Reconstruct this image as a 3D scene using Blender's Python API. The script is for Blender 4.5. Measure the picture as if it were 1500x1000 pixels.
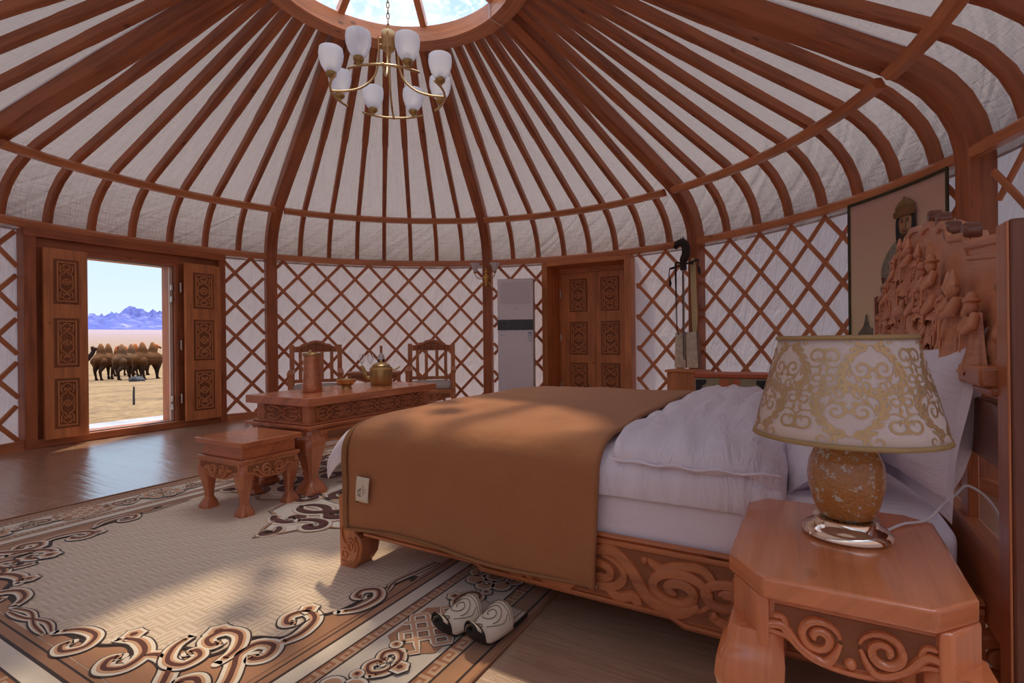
import bpy, bmesh, math, random
from math import sin, cos, pi, radians, sqrt, atan2, hypot
from mathutils import Vector, Matrix, noise

random.seed(11)
for o in list(bpy.data.objects):
    bpy.data.objects.remove(o)
scn = bpy.context.scene
COL = scn.collection

# ------------------------------------------------------------------ camera
cam_d = bpy.data.cameras.new('camera')
cam_d.sensor_width = 36.0
cam_d.lens = 36.0 * 755.0 / 1500.0
cam_d.clip_start = 0.05
cam_d.clip_end = 20000
cam = bpy.data.objects.new('camera', cam_d)
COL.objects.link(cam)
cam.matrix_world = Matrix.Translation((0, 0, 1.0)) @ Matrix.Rotation(radians(90), 4, 'X') @ Matrix.Rotation(-0.01106, 4, 'Z')
scn.camera = cam

# ------------------------------------------------------------------ exposure
scn.view_settings.view_transform = 'Standard'
scn.view_settings.look = 'None'
scn.view_settings.gamma = 1.0
scn.view_settings.use_curve_mapping = False
scn.view_settings.exposure = 0.42
scn.cycles.max_bounces = 10
scn.cycles.diffuse_bounces = 6
scn.cycles.glossy_bounces = 4
scn.cycles.transmission_bounces = 8
scn.cycles.transparent_max_bounces = 12
scn.cycles.caustics_reflective = False
scn.cycles.caustics_refractive = False
scn.cycles.sample_clamp_indirect = 6.0

# ------------------------------------------------------------------ node helpers
class S:
    """a node socket with arithmetic"""
    def __init__(s, nt, sock): s.nt, s.k = nt, sock
    def _b(s, op, o, sw=False):
        n = s.nt.nodes.new('ShaderNodeMath'); n.operation = op
        a, b = (o, s) if sw else (s, o)
        for i, q in enumerate((a, b)):
            if isinstance(q, S): s.nt.links.new(q.k, n.inputs[i])
            elif q is not None: n.inputs[i].default_value = q
        return S(s.nt, n.outputs[0])
    def __add__(s, o): return s._b('ADD', o)
    def __radd__(s, o): return s._b('ADD', o)
    def __sub__(s, o): return s._b('SUBTRACT', o)
    def __rsub__(s, o): return s._b('SUBTRACT', o, True)
    def __mul__(s, o): return s._b('MULTIPLY', o)
    def __rmul__(s, o): return s._b('MULTIPLY', o)
    def __truediv__(s, o): return s._b('DIVIDE', o)
    def gt(s, o): return s._b('GREATER_THAN', o)
    def lt(s, o): return s._b('LESS_THAN', o)
    def mod(s, o): return s._b('FLOORED_MODULO', o)
    def floor(s): return s._b('FLOOR', None)
    def abs(s): return s._b('ABSOLUTE', None)
    def sin(s): return s._b('SINE', None)
    def max(s, o): return s._b('MAXIMUM', o)
    def min(s, o): return s._b('MINIMUM', o)
    def pow(s, o): return s._b('POWER', o)
    def clamp(s): return s.max(0.0).min(1.0)

class T:
    def __init__(s, name):
        s.m = bpy.data.materials.new(name); s.m.use_nodes = True
        s.nt = s.m.node_tree; s.nt.nodes.clear()
        s.out = s.nt.nodes.new('ShaderNodeOutputMaterial')
    def n(s, t, **kw):
        nd = s.nt.nodes.new(t)
        for k, v in kw.items(): setattr(nd, k, v)
        return nd
    def put(s, nd, key, v):
        if isinstance(v, S): s.nt.links.new(v.k, nd.inputs[key])
        elif v is not None:
            if isinstance(v, (tuple, list)) and len(v) == 3 and nd.inputs[key].type == 'RGBA': v = (*v, 1)
            nd.inputs[key].default_value = v
    def co(s, kind='Object'): return S(s.nt, s.n('ShaderNodeTexCoord').outputs[kind])
    def pos(s): return S(s.nt, s.n('ShaderNodeNewGeometry').outputs['Position'])
    def rnd(s): return S(s.nt, s.n('ShaderNodeObjectInfo').outputs['Random'])
    def xyz(s, v):
        nd = s.n('ShaderNodeSeparateXYZ'); s.put(nd, 0, v)
        return [S(s.nt, nd.outputs[i]) for i in range(3)]
    def vec(s, x=0.0, y=0.0, z=0.0):
        nd = s.n('ShaderNodeCombineXYZ')
        for i, q in enumerate((x, y, z)): s.put(nd, i, q)
        return S(s.nt, nd.outputs[0])
    def noise(s, v, scale=5.0, detail=3.0, rough=0.55, dist=0.0):
        nd = s.n('ShaderNodeTexNoise'); s.put(nd, 'Vector', v)
        nd.inputs['Scale'].default_value = scale; nd.inputs['Detail'].default_value = detail
        nd.inputs['Roughness'].default_value = rough; nd.inputs['Distortion'].default_value = dist
        return S(s.nt, nd.outputs[0])
    def voro(s, v, scale=5.0, out='Distance', feature='F1'):
        nd = s.n('ShaderNodeTexVoronoi', feature=feature); s.put(nd, 'Vector', v); nd.inputs['Scale'].default_value = scale
        return S(s.nt, nd.outputs[out])
    def scale(s, v, sc):
        nd = s.n('ShaderNodeVectorMath', operation='MULTIPLY'); s.put(nd, 0, v); nd.inputs[1].default_value = sc
        return S(s.nt, nd.outputs[0])
    def add(s, v, w):
        nd = s.n('ShaderNodeVectorMath', operation='ADD'); s.put(nd, 0, v); s.put(nd, 1, w)
        return S(s.nt, nd.outputs[0])
    def ramp(s, f, stops, ease='LINEAR'):
        nd = s.n('ShaderNodeValToRGB'); s.put(nd, 0, f); cr = nd.color_ramp; cr.interpolation = ease
        while len(cr.elements) < len(stops): cr.elements.new(0.5)
        for e, (p, c) in zip(cr.elements, stops): e.position = p; e.color = (*c, 1) if len(c) == 3 else c
        return S(s.nt, nd.outputs[0])
    def mix(s, f, a, b, mode='MIX'):
        nd = s.n('ShaderNodeMix', data_type='RGBA', blend_type=mode)
        s.put(nd, 0, f); s.put(nd, 6, a); s.put(nd, 7, b)
        return S(s.nt, nd.outputs[2])
    def bump(s, h, strength=0.3, dist=0.01, normal=None):
        nd = s.n('ShaderNodeBump'); s.put(nd, 'Height', h)
        nd.inputs['Strength'].default_value = strength; nd.inputs['Distance'].default_value = dist
        if normal: s.put(nd, 'Normal', normal)
        return S(s.nt, nd.outputs[0])
    def bsdf(s, color=(.8, .8, .8), rough=.5, normal=None, **kw):
        nd = s.n('ShaderNodeBsdfPrincipled'); s.put(nd, 'Base Color', color); s.put(nd, 'Roughness', rough)
        if normal: s.put(nd, 'Normal', normal)
        for k, v in kw.items(): s.put(nd, k.replace('_', ' '), v)
        return S(s.nt, nd.outputs[0])
    def mixs(s, f, a, b):
        nd = s.n('ShaderNodeMixShader'); s.put(nd, 0, f); s.put(nd, 1, a); s.put(nd, 2, b)
        return S(s.nt, nd.outputs[0])
    def done(s, sh):
        s.nt.links.new(sh.k, s.out.inputs[0]); return s.m

# ------------------------------------------------------------------ sky
wld = bpy.data.worlds.new('sky'); scn.world = wld; wld.use_nodes = True
class W(T):
    def __init__(s):
        s.nt = wld.node_tree; s.nt.nodes.clear(); s.out = s.nt.nodes.new('ShaderNodeOutputWorld')
t = W()
gen = t.co('Generated')
zz = t.xyz(gen)[2]
sky = t.ramp(zz, [(0.0, (.66, .75, .83)), (.18, (.50, .66, .84)), (.50, (.36, .58, .88)), (1.0, (.20, .40, .78))])
cl = t.noise(t.scale(gen, (1, 1, 1.6)), 3.2, 6, .6)
cl = t.ramp(cl, [(.45, (0, 0, 0)), (.68, (1, 1, 1))])
clm = t.xyz(cl)[0] * ((zz - .25) * 4.0).clamp()
sky = t.mix(clm * .9, sky, (.95, .96, .98))
# zenith brightening added to light the room through the crown; clear blue lower down
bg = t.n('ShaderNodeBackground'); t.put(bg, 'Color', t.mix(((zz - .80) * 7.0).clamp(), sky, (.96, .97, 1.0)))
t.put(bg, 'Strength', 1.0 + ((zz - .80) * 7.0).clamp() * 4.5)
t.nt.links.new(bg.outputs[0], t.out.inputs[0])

# ------------------------------------------------------------------ sun: high, beyond the far wall, through the crown window
sun_d = bpy.data.lights.new('sun', 'SUN'); sun_d.energy = 2.6; sun_d.angle = radians(2.2); sun_d.color = (1.0, .80, .54)
sun = bpy.data.objects.new('sun', sun_d); COL.objects.link(sun)
sun.rotation_euler = Vector((0.34, -2.36, -3.95)).to_track_quat('-Z', 'Y').to_euler()
sun.location = (-1, 20, 30)
# ------------------------------------------------------------------ mesh builder
class MB:
    def __init__(s, M=None):
        s.v, s.f, s.uv, s.mi, s.m = [], [], [], [], 0
        s.M = M or Matrix()
    def add(s, vs, fs, M=None, grain=None, uvs=None):
        M = s.M @ M if M is not None else s.M
        P = [M @ Vector(p) for p in vs]; b = len(s.v); s.v += P
        if grain is None:
            lo = [min(p[i] for p in vs) for i in range(3)]; hi = [max(p[i] for p in vs) for i in range(3)]
            e = [hi[i] - lo[i] for i in range(3)]; k = e.index(max(e)); grain = Vector([1.0 if i == k else 0.0 for i in range(3)])
        g = (M.to_3x3() @ Vector(grain)).normalized()
        for n, f in enumerate(fs):
            s.f.append([b + i for i in f]); s.mi.append(s.m)
            if uvs: s.uv.append([uvs[i] for i in f] if not callable(uvs) else uvs(n, f)); continue
            pts = [P[i] for i in f]
            nn = Vector((0, 0, 0))
            for i in range(len(pts)):
                a, c = pts[i], pts[(i + 1) % len(pts)]
                nn += Vector(((a.y - c.y) * (a.z + c.z), (a.z - c.z) * (a.x + c.x), (a.x - c.x) * (a.y + c.y)))
            nn = nn.normalized() if nn.length > 1e-12 else Vector((0, 0, 1))
            if abs(nn.dot(g)) > .9:
                w = nn.orthogonal().normalized(); h = nn.cross(w)
                s.uv.append([(p.dot(w) * .15, p.dot(h)) for p in pts])
            else:
                h = nn.cross(g).normalized()
                s.uv.append([(p.dot(g), p.dot(h)) for p in pts])
        return s
    def box(s, c, d, M=None, grain=None):
        x, y, z = c; a, b, e = d[0] / 2, d[1] / 2, d[2] / 2
        vs = [(x + i * a, y + j * b, z + k * e) for k in (-1, 1) for j in (-1, 1) for i in (-1, 1)]
        return s.add(vs, [(0, 2, 3, 1), (4, 5, 7, 6), (0, 1, 5, 4), (2, 6, 7, 3), (0, 4, 6, 2), (1, 3, 7, 5)], M, grain)
    def bx(s, x0, x1, y0, y1, z0, z1, M=None, grain=None):
        return s.box(((x0 + x1) / 2, (y0 + y1) / 2, (z0 + z1) / 2), (abs(x1 - x0), abs(y1 - y0), abs(z1 - z0)), M, grain)
    def prism(s, poly, z0, z1, M=None, grain=None):
        A = sum(poly[i][0] * poly[(i + 1) % len(poly)][1] - poly[(i + 1) % len(poly)][0] * poly[i][1] for i in range(len(poly)))
        if A < 0: poly = poly[::-1]
        n = len(poly)
        vs = [(x, y, z0) for x, y in poly] + [(x, y, z1) for x, y in poly]
        fs = [tuple(range(n))[::-1], tuple(range(n, 2 * n))] + [(i, (i + 1) % n, n + (i + 1) % n, n + i) for i in range(n)]
        return s.add(vs, fs, M, grain)
    def sweep(s, path, secs, M=None, up=None, caps=True, closed=False):
        """secs: list of 2D sections (same count) or one section; frames from up or parallel transport"""
        P = [Vector(p) for p in path]; n = len(P)
        if not isinstance(secs[0][0], (tuple, list)): secs = [secs] * n
        k = len(secs[0]); vs, uvs = [], []; N = None; L = 0
        per = [0]
        for i in range(k): per.append(per[-1] + hypot(secs[0][(i + 1) % k][0] - secs[0][i][0], secs[0][(i + 1) % k][1] - secs[0][i][1]))
        for i in range(n):
            if closed: tg = P[(i + 1) % n] - P[i - 1]
            else: tg = (P[min(i + 1, n - 1)] - P[max(i - 1, 0)])
            tg = tg.normalized()
            if up is not None:
                u = up[i] if isinstance(up, list) else up
                x = tg.cross(Vector(u)).normalized(); y = x.cross(tg).normalized()
            else:
                if N is None: N = tg.orthogonal().normalized()
                N = (N - tg * N.dot(tg)).normalized(); x = N; y = tg.cross(N)
            if i: L += (P[i] - P[i - 1]).length
            for j, (a, b) in enumerate(secs[i]): vs.append(P[i] + x * a + y * b); uvs.append((L, per[j]))
        fs = []; fu = []
        for i in range(n if closed else n - 1):
            i2 = (i + 1) % n
            for j in range(k):
                q = (i * k + j, i * k + (j + 1) % k, i2 * k + (j + 1) % k, i2 * k + j); fs.append(q)
                l0 = uvs[i * k][0]; l1 = uvs[i2 * k][0] if i2 else L + .1
                fu.append([(l0, per[j]), (l0, per[j + 1]), (l1, per[j + 1]), (l1, per[j])])
        if caps and not closed:
            fs.append(tuple(range(k))[::-1]); fu.append([(a * .2, b) for a, b in secs[0]][::-1])
            fs.append(tuple((n - 1) * k + j for j in range(k))); fu.append([(a * .2, b) for a, b in secs[-1]])
        return s.add(vs, fs, M, (1, 0, 0), lambda nn, f: fu[nn])
    def tube(s, path, r, n=8, M=None, caps=True, closed=False):
        rs = r if isinstance(r, (list, tuple)) else [r] * len(path)
        secs = [[(q * cos(2 * pi * j / n), q * sin(2 * pi * j / n)) for j in range(n)] for q in rs]
        return s.sweep(path, secs, M, None, caps, closed)
    def lathe(s, prof, n=24, M=None, caps=True):
        
        vs, fs = [], []
        for r, z in prof:
            for j in range(n):
                a = 2 * pi * j / n
                vs.append((r * cos(a), r * sin(a), z))
        k = len(prof)
        for i in range(k - 1):
            for j in range(n):
                fs.append((i * n + j, i * n + (j + 1) % n, (i + 1) * n + (j + 1) % n, (i + 1) * n + j))
        if caps and prof[0][0] > 1e-5: fs.append(tuple(range(n))[::-1])
        if caps and prof[-1][0] > 1e-5: fs.append(tuple((k - 1) * n + j for j in range(n)))
        return s.add(vs, fs, M, (0, 0, 1))
    def grid(s, fn, nu, nv, M=None, uvs=None, wrap=False, skip=None):
        vs = []; U = []
        for j in range(nv + 1):
            for i in range(nu + (0 if wrap else 1)):
                vs.append(fn(i / nu, j / nv)); U.append(uvs(i / nu, j / nv) if uvs else (i / nu, j / nv))
        w = nu if wrap else nu + 1; fs = []
        for j in range(nv):
            for i in range(nu):
                if skip and skip((i + .5) / nu, (j + .5) / nv): continue
                fs.append((j * w + i, j * w + (i + 1) % w, (j + 1) * w + (i + 1) % w, (j + 1) * w + i))
        return s.add(vs, fs, M, (1, 0, 0), U)
    def ellips(s, c, r, nu=12, nv=8, M=None):
        return s.grid(lambda u, v: (c[0] + r[0] * cos(2 * pi * u) * sin(pi * v), c[1] + r[1] * sin(2 * pi * u) * sin(pi * v), c[2] - r[2] * cos(pi * v)), nu, nv, M, None, True)
    def ribbon(s, pts, w, h, M=None, z=0.0, flat=False):
        """carved strip along a 2D path in the xy plane, standing h proud towards +z"""
        n = len(pts); ws = w if isinstance(w, (list, tuple)) else [w] * n; vs, fs = [], []
        prof = [(-.5, 0), (-.40, .75), (-.12, 1), (.12, .82), (.40, .9), (.5, 0)] if not flat else [(-.5, 0), (-.5, 1), (.5, 1), (.5, 0)]
        k = len(prof); fu = []; L = 0
        for i in range(n):
            a, b = pts[max(i - 1, 0)], pts[min(i + 1, n - 1)]
            dx, dy = b[0] - a[0], b[1] - a[1]; l = hypot(dx, dy) or 1e-9; nx, ny = -dy / l, dx / l
            for q, hh in prof: vs.append((pts[i][0] + nx * q * ws[i], pts[i][1] + ny * q * ws[i], z + hh * h * (1 if flat else min(1, ws[i] / max(ws) * 1.3))))
        for i in range(n - 1):
            for j in range(k - 1): fs.append((i * k + j, (i + 1) * k + j, (i + 1) * k + j + 1, i * k + j + 1))
        return s.add(vs, fs, M, (1, 0, 0))
    def build(s, name, mats, parent=None, smooth=35, bevel=0.0, solid=0.0, subs=0, fix=False, seg=2):
        me = bpy.data.meshes.new(name)
        me.from_pydata(s.v, [], s.f)
        uvl = me.uv_layers.new(name='UVMap'); i = 0
        for fu in s.uv:
            for q in fu: uvl.data[i].uv = q; i += 1
        for m in (mats if isinstance(mats, (list, tuple)) else [mats]): me.materials.append(m)
        me.polygons.foreach_set('material_index', s.mi)
        if fix:
            bm = bmesh.new(); bm.from_mesh(me); bmesh.ops.recalc_face_normals(bm, faces=bm.faces); bm.to_mesh(me); bm.free()
        if smooth:
            me.shade_smooth(); me.set_sharp_from_angle(angle=radians(smooth))
        me.update()
        o = bpy.data.objects.new(name, me); COL.objects.link(o)
        if parent: o.parent = parent
        if bevel:
            b = o.modifiers.new('bevel', 'BEVEL'); b.width = bevel; b.segments = seg; b.limit_method = 'ANGLE'; b.angle_limit = radians(40); b.harden_normals = False
        if solid:
            b = o.modifiers.new('solid', 'SOLIDIFY'); b.thickness = solid; b.offset = -1
        if subs:
            b = o.modifiers.new('subs', 'SUBSURF'); b.levels = subs; b.render_levels = subs
        return o

def thing(name, label, cat, loc=(0, 0, 0), rz=0.0, group=None):
    o = bpy.data.objects.new(name, None); COL.objects.link(o)
    o.empty_display_size = .1
    o.location = loc; o.rotation_euler = (0, 0, rz)
    return tag(o, label, cat, group)
def tag(o, label, cat, group=None, kind=None):
    o['label'] = label; o['category'] = cat
    if group: o['group'] = group
    if kind: o['kind'] = kind
    return o
def struct(o): o['kind'] = 'structure'; return o
def kids(o): return [c for c in bpy.data.objects if c.parent == o]
def dup(root, loc, rz=None, label=None, group=None):
    def cp(o, par):
        c = o.copy(); COL.objects.link(c)
        if par: c.parent = par
        for k in kids_of.get(o.name, []): cp(k, c)
        return c
    kids_of = {}
    for x in list(bpy.data.objects):
        if x.parent: kids_of.setdefault(x.parent.name, []).append(x)
    c = cp(root, None); c.location = loc
    if rz is not None: c.rotation_euler = (0, 0, rz)
    if label: c['label'] = label
    if group: c['group'] = group
    return c

# planar frames: motif plane (x right, y up, z towards the viewer) placed on faces
def face(ox, oy, oz, rz=0.0):
    """plane whose normal is local -Y turned by rz about Z; x to the right seen from the front, y up"""
    return Matrix.Translation((ox, oy, oz)) @ Matrix.Rotation(rz, 4, 'Z') @ Matrix.Rotation(radians(90), 4, 'X')

# ------------------------------------------------------------------ curves for carving
def spiral(cx, cy, r0, r1, a0, turns, n=26):
    return [(cx + (r0 + (r1 - r0) * i / n) * cos(a0 + 2 * pi * turns * i / n), cy + (r0 + (r1 - r0) * i / n) * sin(a0 + 2 * pi * turns * i / n)) for i in range(n + 1)]
def catmull(P, n=8, closed=False):
    out = []; m = len(P); rng = range(m if closed else m - 1)
    for i in rng:
        p1, p2 = P[i], P[(i + 1) % m]
        p0 = P[i - 1] if (i or closed) else p1
        p3 = P[(i + 2) % m] if (i + 2 < m or closed) else p2
        for k in range(n):
            t = k / n
            out.append(tuple(.5 * (2 * b + (c - a) * t + (2 * a - 5 * b + 4 * c - d) * t * t + (3 * b - a - 3 * c + d) * t ** 3) for a, b, c, d in zip(p0, p1, p2, p3)))
    if not closed: out.append(tuple(P[-1]))
    return out
def taper(n, w, a=.35, b=.25):
    return [w * (a + (1 - a) * sin(pi * min(1, .12 + i / (n - 1) * .88)) ** .5 if i < n * .9 else w * b / w) for i in range(n)]
def mirror(pts, x=0.0): return [(2 * x - p[0], p[1]) for p in pts]
def flipy(pts, y=0.0): return [(p[0], 2 * y - p[1]) for p in pts]
def shift(pts, dx, dy, s=1.0): return [(p[0] * s + dx, p[1] * s + dy) for p in pts]
def strip(mb, pts, w, h, M=None, z=0.0):
    n = len(pts); ws = [w * (.45 + .55 * min(1, 6 * i / n, 6 * (n - 1 - i) / n + .25)) for i in range(n)]
    mb.ribbon(pts, ws, h, M, z)
def disc(mb, x, y, r, h, M=None, n=10):
    mb.lathe([(r, 0), (r * .85, h * .7), (r * .5, h), (0, h)], n, (M or Matrix()) @ Matrix.Translation((x, y, 0)))
# ------------------------------------------------------------------ materials
def wood(name, base, dark, rough=.45, coat=0.0, contrast=1.0, gloss_noise=True):
    t = T(name)
    uv = t.co('UV'); r = t.rnd()
    x, y, _ = t.xyz(uv)
    v = t.vec(x * 1.6 + r * 31.0, y * 22.0 + r * 17.0, r * 9.0)
    n1 = t.noise(v, 1.0, 4, .6, .6)
    v2 = t.vec(x * 6.0 + r * 11.0, y * 160.0, r * 5.0)
    n2 = t.noise(v2, 1.0, 2, .5)
    v3 = t.vec(x * 2.2 + r * 7.0, y * 3.0, r * 3.0)
    n3 = t.noise(v3, 1.0, 2, .5)
    f = (n1 - .5) * 1.3 * contrast + (n2 - .5) * .35 * contrast + (n3 - .5) * .8 * contrast + .5
    base = (base[0], base[1] * .95, base[2] * .80); dark = (dark[0], dark[1] * .95, dark[2] * .8)
    lite = tuple(min(1, c * 1.28) for c in base)
    col = t.ramp(f, [(.12, dark), (.5, base), (.9, lite)])
    kn = t.voro(t.vec(x * 2.3 + r * 23.0, y * 5.0 + r * 7.0, r), 1.0)
    col = t.mix(t.ramp(kn, [(.03, (.75, .75, .75)), (.10, (0, 0, 0))]), col, tuple(c * .35 for c in dark))
    b = t.bump(n2 + n1 * .6, .18 if coat < .3 else .07, .004)
    return t.done(t.bsdf(col, n3 * .25 + (rough - .12), b, Coat_Weight=coat, Coat_Roughness=.10))
M_beam = wood('roof_timber', (.42, .145, .066), (.24, .072, .034), .5)
M_rail = wood('rail_timber', (.62, .25, .12), (.42, .15, .07), .36, .25)
M_latt = wood('lattice_timber', (.60, .25, .13), (.38, .14, .072), .5, 0, .8)
M_door = wood('door_timber', (.62, .25, .11), (.40, .14, .058), .45, .05)
M_doorcarve = wood('door_carved_timber', (.60, .26, .12), (.38, .145, .065), .5, 0, .6)
M_furn = wood('polished_timber', (.52, .175, .080), (.30, .085, .036), .28, .55)
M_furncarve = wood('carved_polished_timber', (.52, .20, .095), (.32, .11, .05), .4, .2, .6)
M_groove = wood('carving_ground_timber', (.27, .095, .042), (.17, .055, .025), .6, 0, .6)
M_bedw = wood('bed_timber', (.48, .165, .068), (.28, .08, .034), .36, .35)
M_dark = wood('dark_bed_timber', (.17, .05, .026), (.095, .028, .015), .4, .25)
M_headc = wood('headboard_carved_timber', (.62, .28, .17), (.42, .17, .10), .45, .15, .6)
M_chairw = wood('chair_timber', (.55, .22, .10), (.35, .125, .055), .4, .2)
M_night = wood('nightstand_timber', (.62, .205, .088), (.42, .115, .045), .24, .7, .8)

def fabric(name, col, col2=None, rough=.9, bump=.35, sc=9.0, stretch=(1, 1, 1), transl=0.0, sheen=0.0, weave=0.0, dist=.02):
    t = T(name)
    p = t.scale(t.co('Object'), stretch)
    n = t.noise(p, sc, 5, .6, .6)
    n2 = t.noise(p, sc * .25, 2, .5)
    c = t.mix(n2, col, col2 or tuple(q * .9 for q in col))
    h = n
    if weave: h = n + t.noise(t.co('Object'), 420, 1, .5) * weave
    nm = t.bump(h, bump, dist)
    sh = t.bsdf(c, rough, nm, Sheen_Weight=sheen)
    if transl:
        tr = t.n('ShaderNodeBsdfTranslucent'); t.put(tr, 'Color', c); t.put(tr, 'Normal', nm)
        sh = t.mixs(transl, sh, S(t.nt, tr.outputs[0]))
    return t.done(sh)

def canvas(name, transl, roof, c0, c1, ct):
    t = T(name)
    uv = t.co('UV'); x, y, _ = t.xyz(uv)
    if roof:
        w1 = t.noise(t.vec(x * 26.0, y * 3.0, 0.0), 1.0, 3, .6, 1.2)
        w2 = t.noise(t.vec(x * 4.0, y * 22.0, 2.0), 1.0, 3, .6, .8)
        w3 = t.noise(t.vec(x * 5.0 + y * 6.0, y * 1.2, 5.0), 1.0, 1, .5, .8)
        h = w1 * .8 + w2 * .5 + w3 * 1.5 * ((1.30 - y) * 3.0).clamp()
    else:
        w1 = t.noise(t.vec(x * 8.0 + y * 1.5, y * 1.3, 0.0), 1.0, 4, .6, 1.5)
        w2 = t.noise(t.vec(x * 2.0, y * 2.0, 2.0), 1.0, 3, .6, 2.0)
        h = w1 + w2 * .5
    nm = t.bump(h, .8, .035)
    c = t.mix(t.noise(t.vec(x, y, 0.0), 1.3, 3, .5), c0, c1)
    sh = t.bsdf(c, .75, nm, Specular_IOR_Level=.25)
    tr = t.n('ShaderNodeBsdfTranslucent'); t.put(tr, 'Color', ct); t.put(tr, 'Normal', nm)
    return t.done(t.mixs(transl, sh, S(t.nt, tr.outputs[0])))
M_roofcan = canvas('roof_canvas', .13, True, (.455, .375, .36), (.40, .325, .31), (.80, .69, .67))
M_wallcan = canvas('wall_canvas', .235, False, (.60, .535, .575), (.54, .475, .515), (.84, .77, .82))
M_white = fabric('white_cotton', (.82, .76, .82), (.80, .73, .79), .85, .45, 5.0, (1, 2.2, 1), dist=.03)
M_white2 = fabric('white_cotton_creased', (.82, .76, .82), (.79, .72, .79), .8, .8, 4.0, (4.2, 1.1, 1), dist=.035)
M_blanket = fabric('camel_wool', (.42, .172, .068), (.355, .137, .05), .95, .5, 22.0, (1, 1, 1), sheen=.12, weave=.35, dist=.008)
M_cushion = fabric('pale_brocade', (.66, .62, .58), (.45, .42, .40), .75, .4, 26.0)
M_felt = fabric('ivory_felt', (.80, .73, .60), (.72, .64, .50), .95, .4, 60.0, dist=.004)
M_lining = fabric('beige_insole', (.56, .48, .38), None, .95, .3, 60.0, dist=.003)
def plain(name, col, rough=.5, metal=0.0, bump=0.0, sc=30.0, var=.12, **kw):
    t = T(name)
    n = t.noise(t.co('Object'), sc, 3, .6)
    c = t.mix(n, tuple(q * (1 - var) for q in col), tuple(min(1, q * (1 + var)) for q in col))
    nm = t.bump(n, bump, .01) if bump else None
    return t.done(t.bsdf(c, rough, nm, Metallic=metal, **kw))
M_brass = plain('brass', (.62, .42, .20), .28, 1.0)
M_gold = plain('old_gold', (.75, .45, .14), .3, 1.0)
M_agedbrass = plain('aged_brass', (.46, .31, .13), .34, 1.0, .25, 40)
M_copper = plain('hammered_copper', (.58, .24, .13), .38, 1.0, .6, 34, .3)
M_chrome = plain('rose_chrome', (.86, .66, .50), .08, 1.0)
M_steel = plain('hinge_steel', (.75, .74, .72), .35, .8)
M_black = plain('black_sole', (.022, .018, .017), .7)
M_blackgl = plain('black_panel', (.012, .011, .013), .15)
M_ac = plain('white_enamel', (.86, .83, .88), .35, 0, 0, 2, .03)
M_ac2 = plain('white_grille', (.78, .75, .80), .45, 0, 0, 2, .03)
M_hair = plain('dark_horsehair', (.03, .024, .02), .8, 0, .3)
M_hide = plain('mottled_hide', (.74, .64, .50), .8, 0, .5, 22, .45)
M_cord = plain('white_cable', (.75, .70, .70), .5)
M_ink = plain('black_yarn', (.045, .026, .02), .95)
M_redpaint = plain('red_lacquer', (.58, .14, .06), .5, 0, .1, 40, .35)
M_bluepaint = plain('blue_lacquer', (.06, .10, .24), .5, 0, .1, 40, .3)
M_greenpaint = plain('green_painted_board', (.42, .37, .24), .6, 0, .1, 60, .5)
M_orange = plain('orange_painted_board', (.62, .20, .09), .6, 0, .1, 70, .45)
M_goldfur = plain('golden_fur', (.80, .58, .32), .9, 0, .8, 60, .5)
def shade_glass():
    t = T('frosted_glass')
    sh = t.bsdf((.86, .85, .88), .35, None, Transmission_Weight=0.0)
    tr = t.n('ShaderNodeBsdfTranslucent'); t.put(tr, 'Color', (.9, .9, .93))
    return t.done(t.mixs(.45, sh, S(t.nt, tr.outputs[0])))
M_frost = shade_glass()
t = T('clear_glass'); M_glass = t.done(t.bsdf((.95, .96, .98), .02, None, Transmission_Weight=1.0, IOR=1.45))
def pane():
    t = T('dusty_window_glass')
    tp = t.n('ShaderNodeBsdfTransparent'); t.put(tp, 'Color', (.93, .96, 1.0))
    n = t.noise(t.pos(), 9, 6, .7); d = t.ramp(n, [(.48, (0, 0, 0)), (.75, (1, 1, 1))])
    tr = t.n('ShaderNodeBsdfTranslucent'); t.put(tr, 'Color', (.9, .92, .95))
    gl = t.n('ShaderNodeBsdfGlossy'); gl.inputs['Roughness'].default_value = .03
    a = t.mixs(t.xyz(d)[0] * .55 + .10, S(t.nt, tp.outputs[0]), S(t.nt, tr.outputs[0]))
    return t.done(t.mixs(.05, a, S(t.nt, gl.outputs[0])))
M_pane = pane()
# ------------------------------------------------------------------ the yurt shell
CX, CY = -.911, 3.962
def P(ang, r, z=0.0): return (CX + r * cos(radians(ang)), CY + r * sin(radians(ang)), z)
BEAMS = [172.2, 127.2, 82.2, 37.2, -7.8, -52.8]
STEP = 5.625
D1A, D1D = 150.2, 3.86      # open door: wall angle, distance of its plane from the middle
D2A, D2D = 59.7, 3.90       # shut door

# floor
mb = MB(); mb.lathe([(4.75, -.06), (4.75, 0.0), (0.0, 0.0)], 64, Matrix.Translation((CX, CY, 0)))
t = T('brown_vinyl_floor')
p = t.co('Object'); x, y, z = t.xyz(p)
u = x * .87 - y * .49; v = x * .49 + y * .87
rowi = (v / .19).floor()
n1 = t.noise(t.vec(u * 1.1 + rowi * 3.7, v * 9.0, rowi * 1.7), 1.0, 5, .65, 1.6)
n2 = t.noise(t.vec(u * .9 + 3.0, v * 1.3, 0.0), 1.0, 3, .55, .8)
n3 = t.noise(t.vec(u * 3.0, v * 34.0, rowi), 1.0, 3, .6)
f = n1 * .6 + n2 * .5 + n3 * .15 - .12
col = t.ramp(f, [(.25, (.34, .215, .14)), (.5, (.48, .32, .215)), (.8, (.60, .42, .30))])
nmf = t.bump(n1 + n2 * 1.5 + n3 * .4, .30, .012)
M_floor = t.done(t.bsdf(col, n2 * .18 + .20, nmf, Specular_IOR_Level=.6, Coat_Weight=1.0, Coat_Roughness=.20, Coat_IOR=2.0, Coat_Normal=nmf))
struct(mb.build('floor', M_floor, smooth=30))

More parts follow.
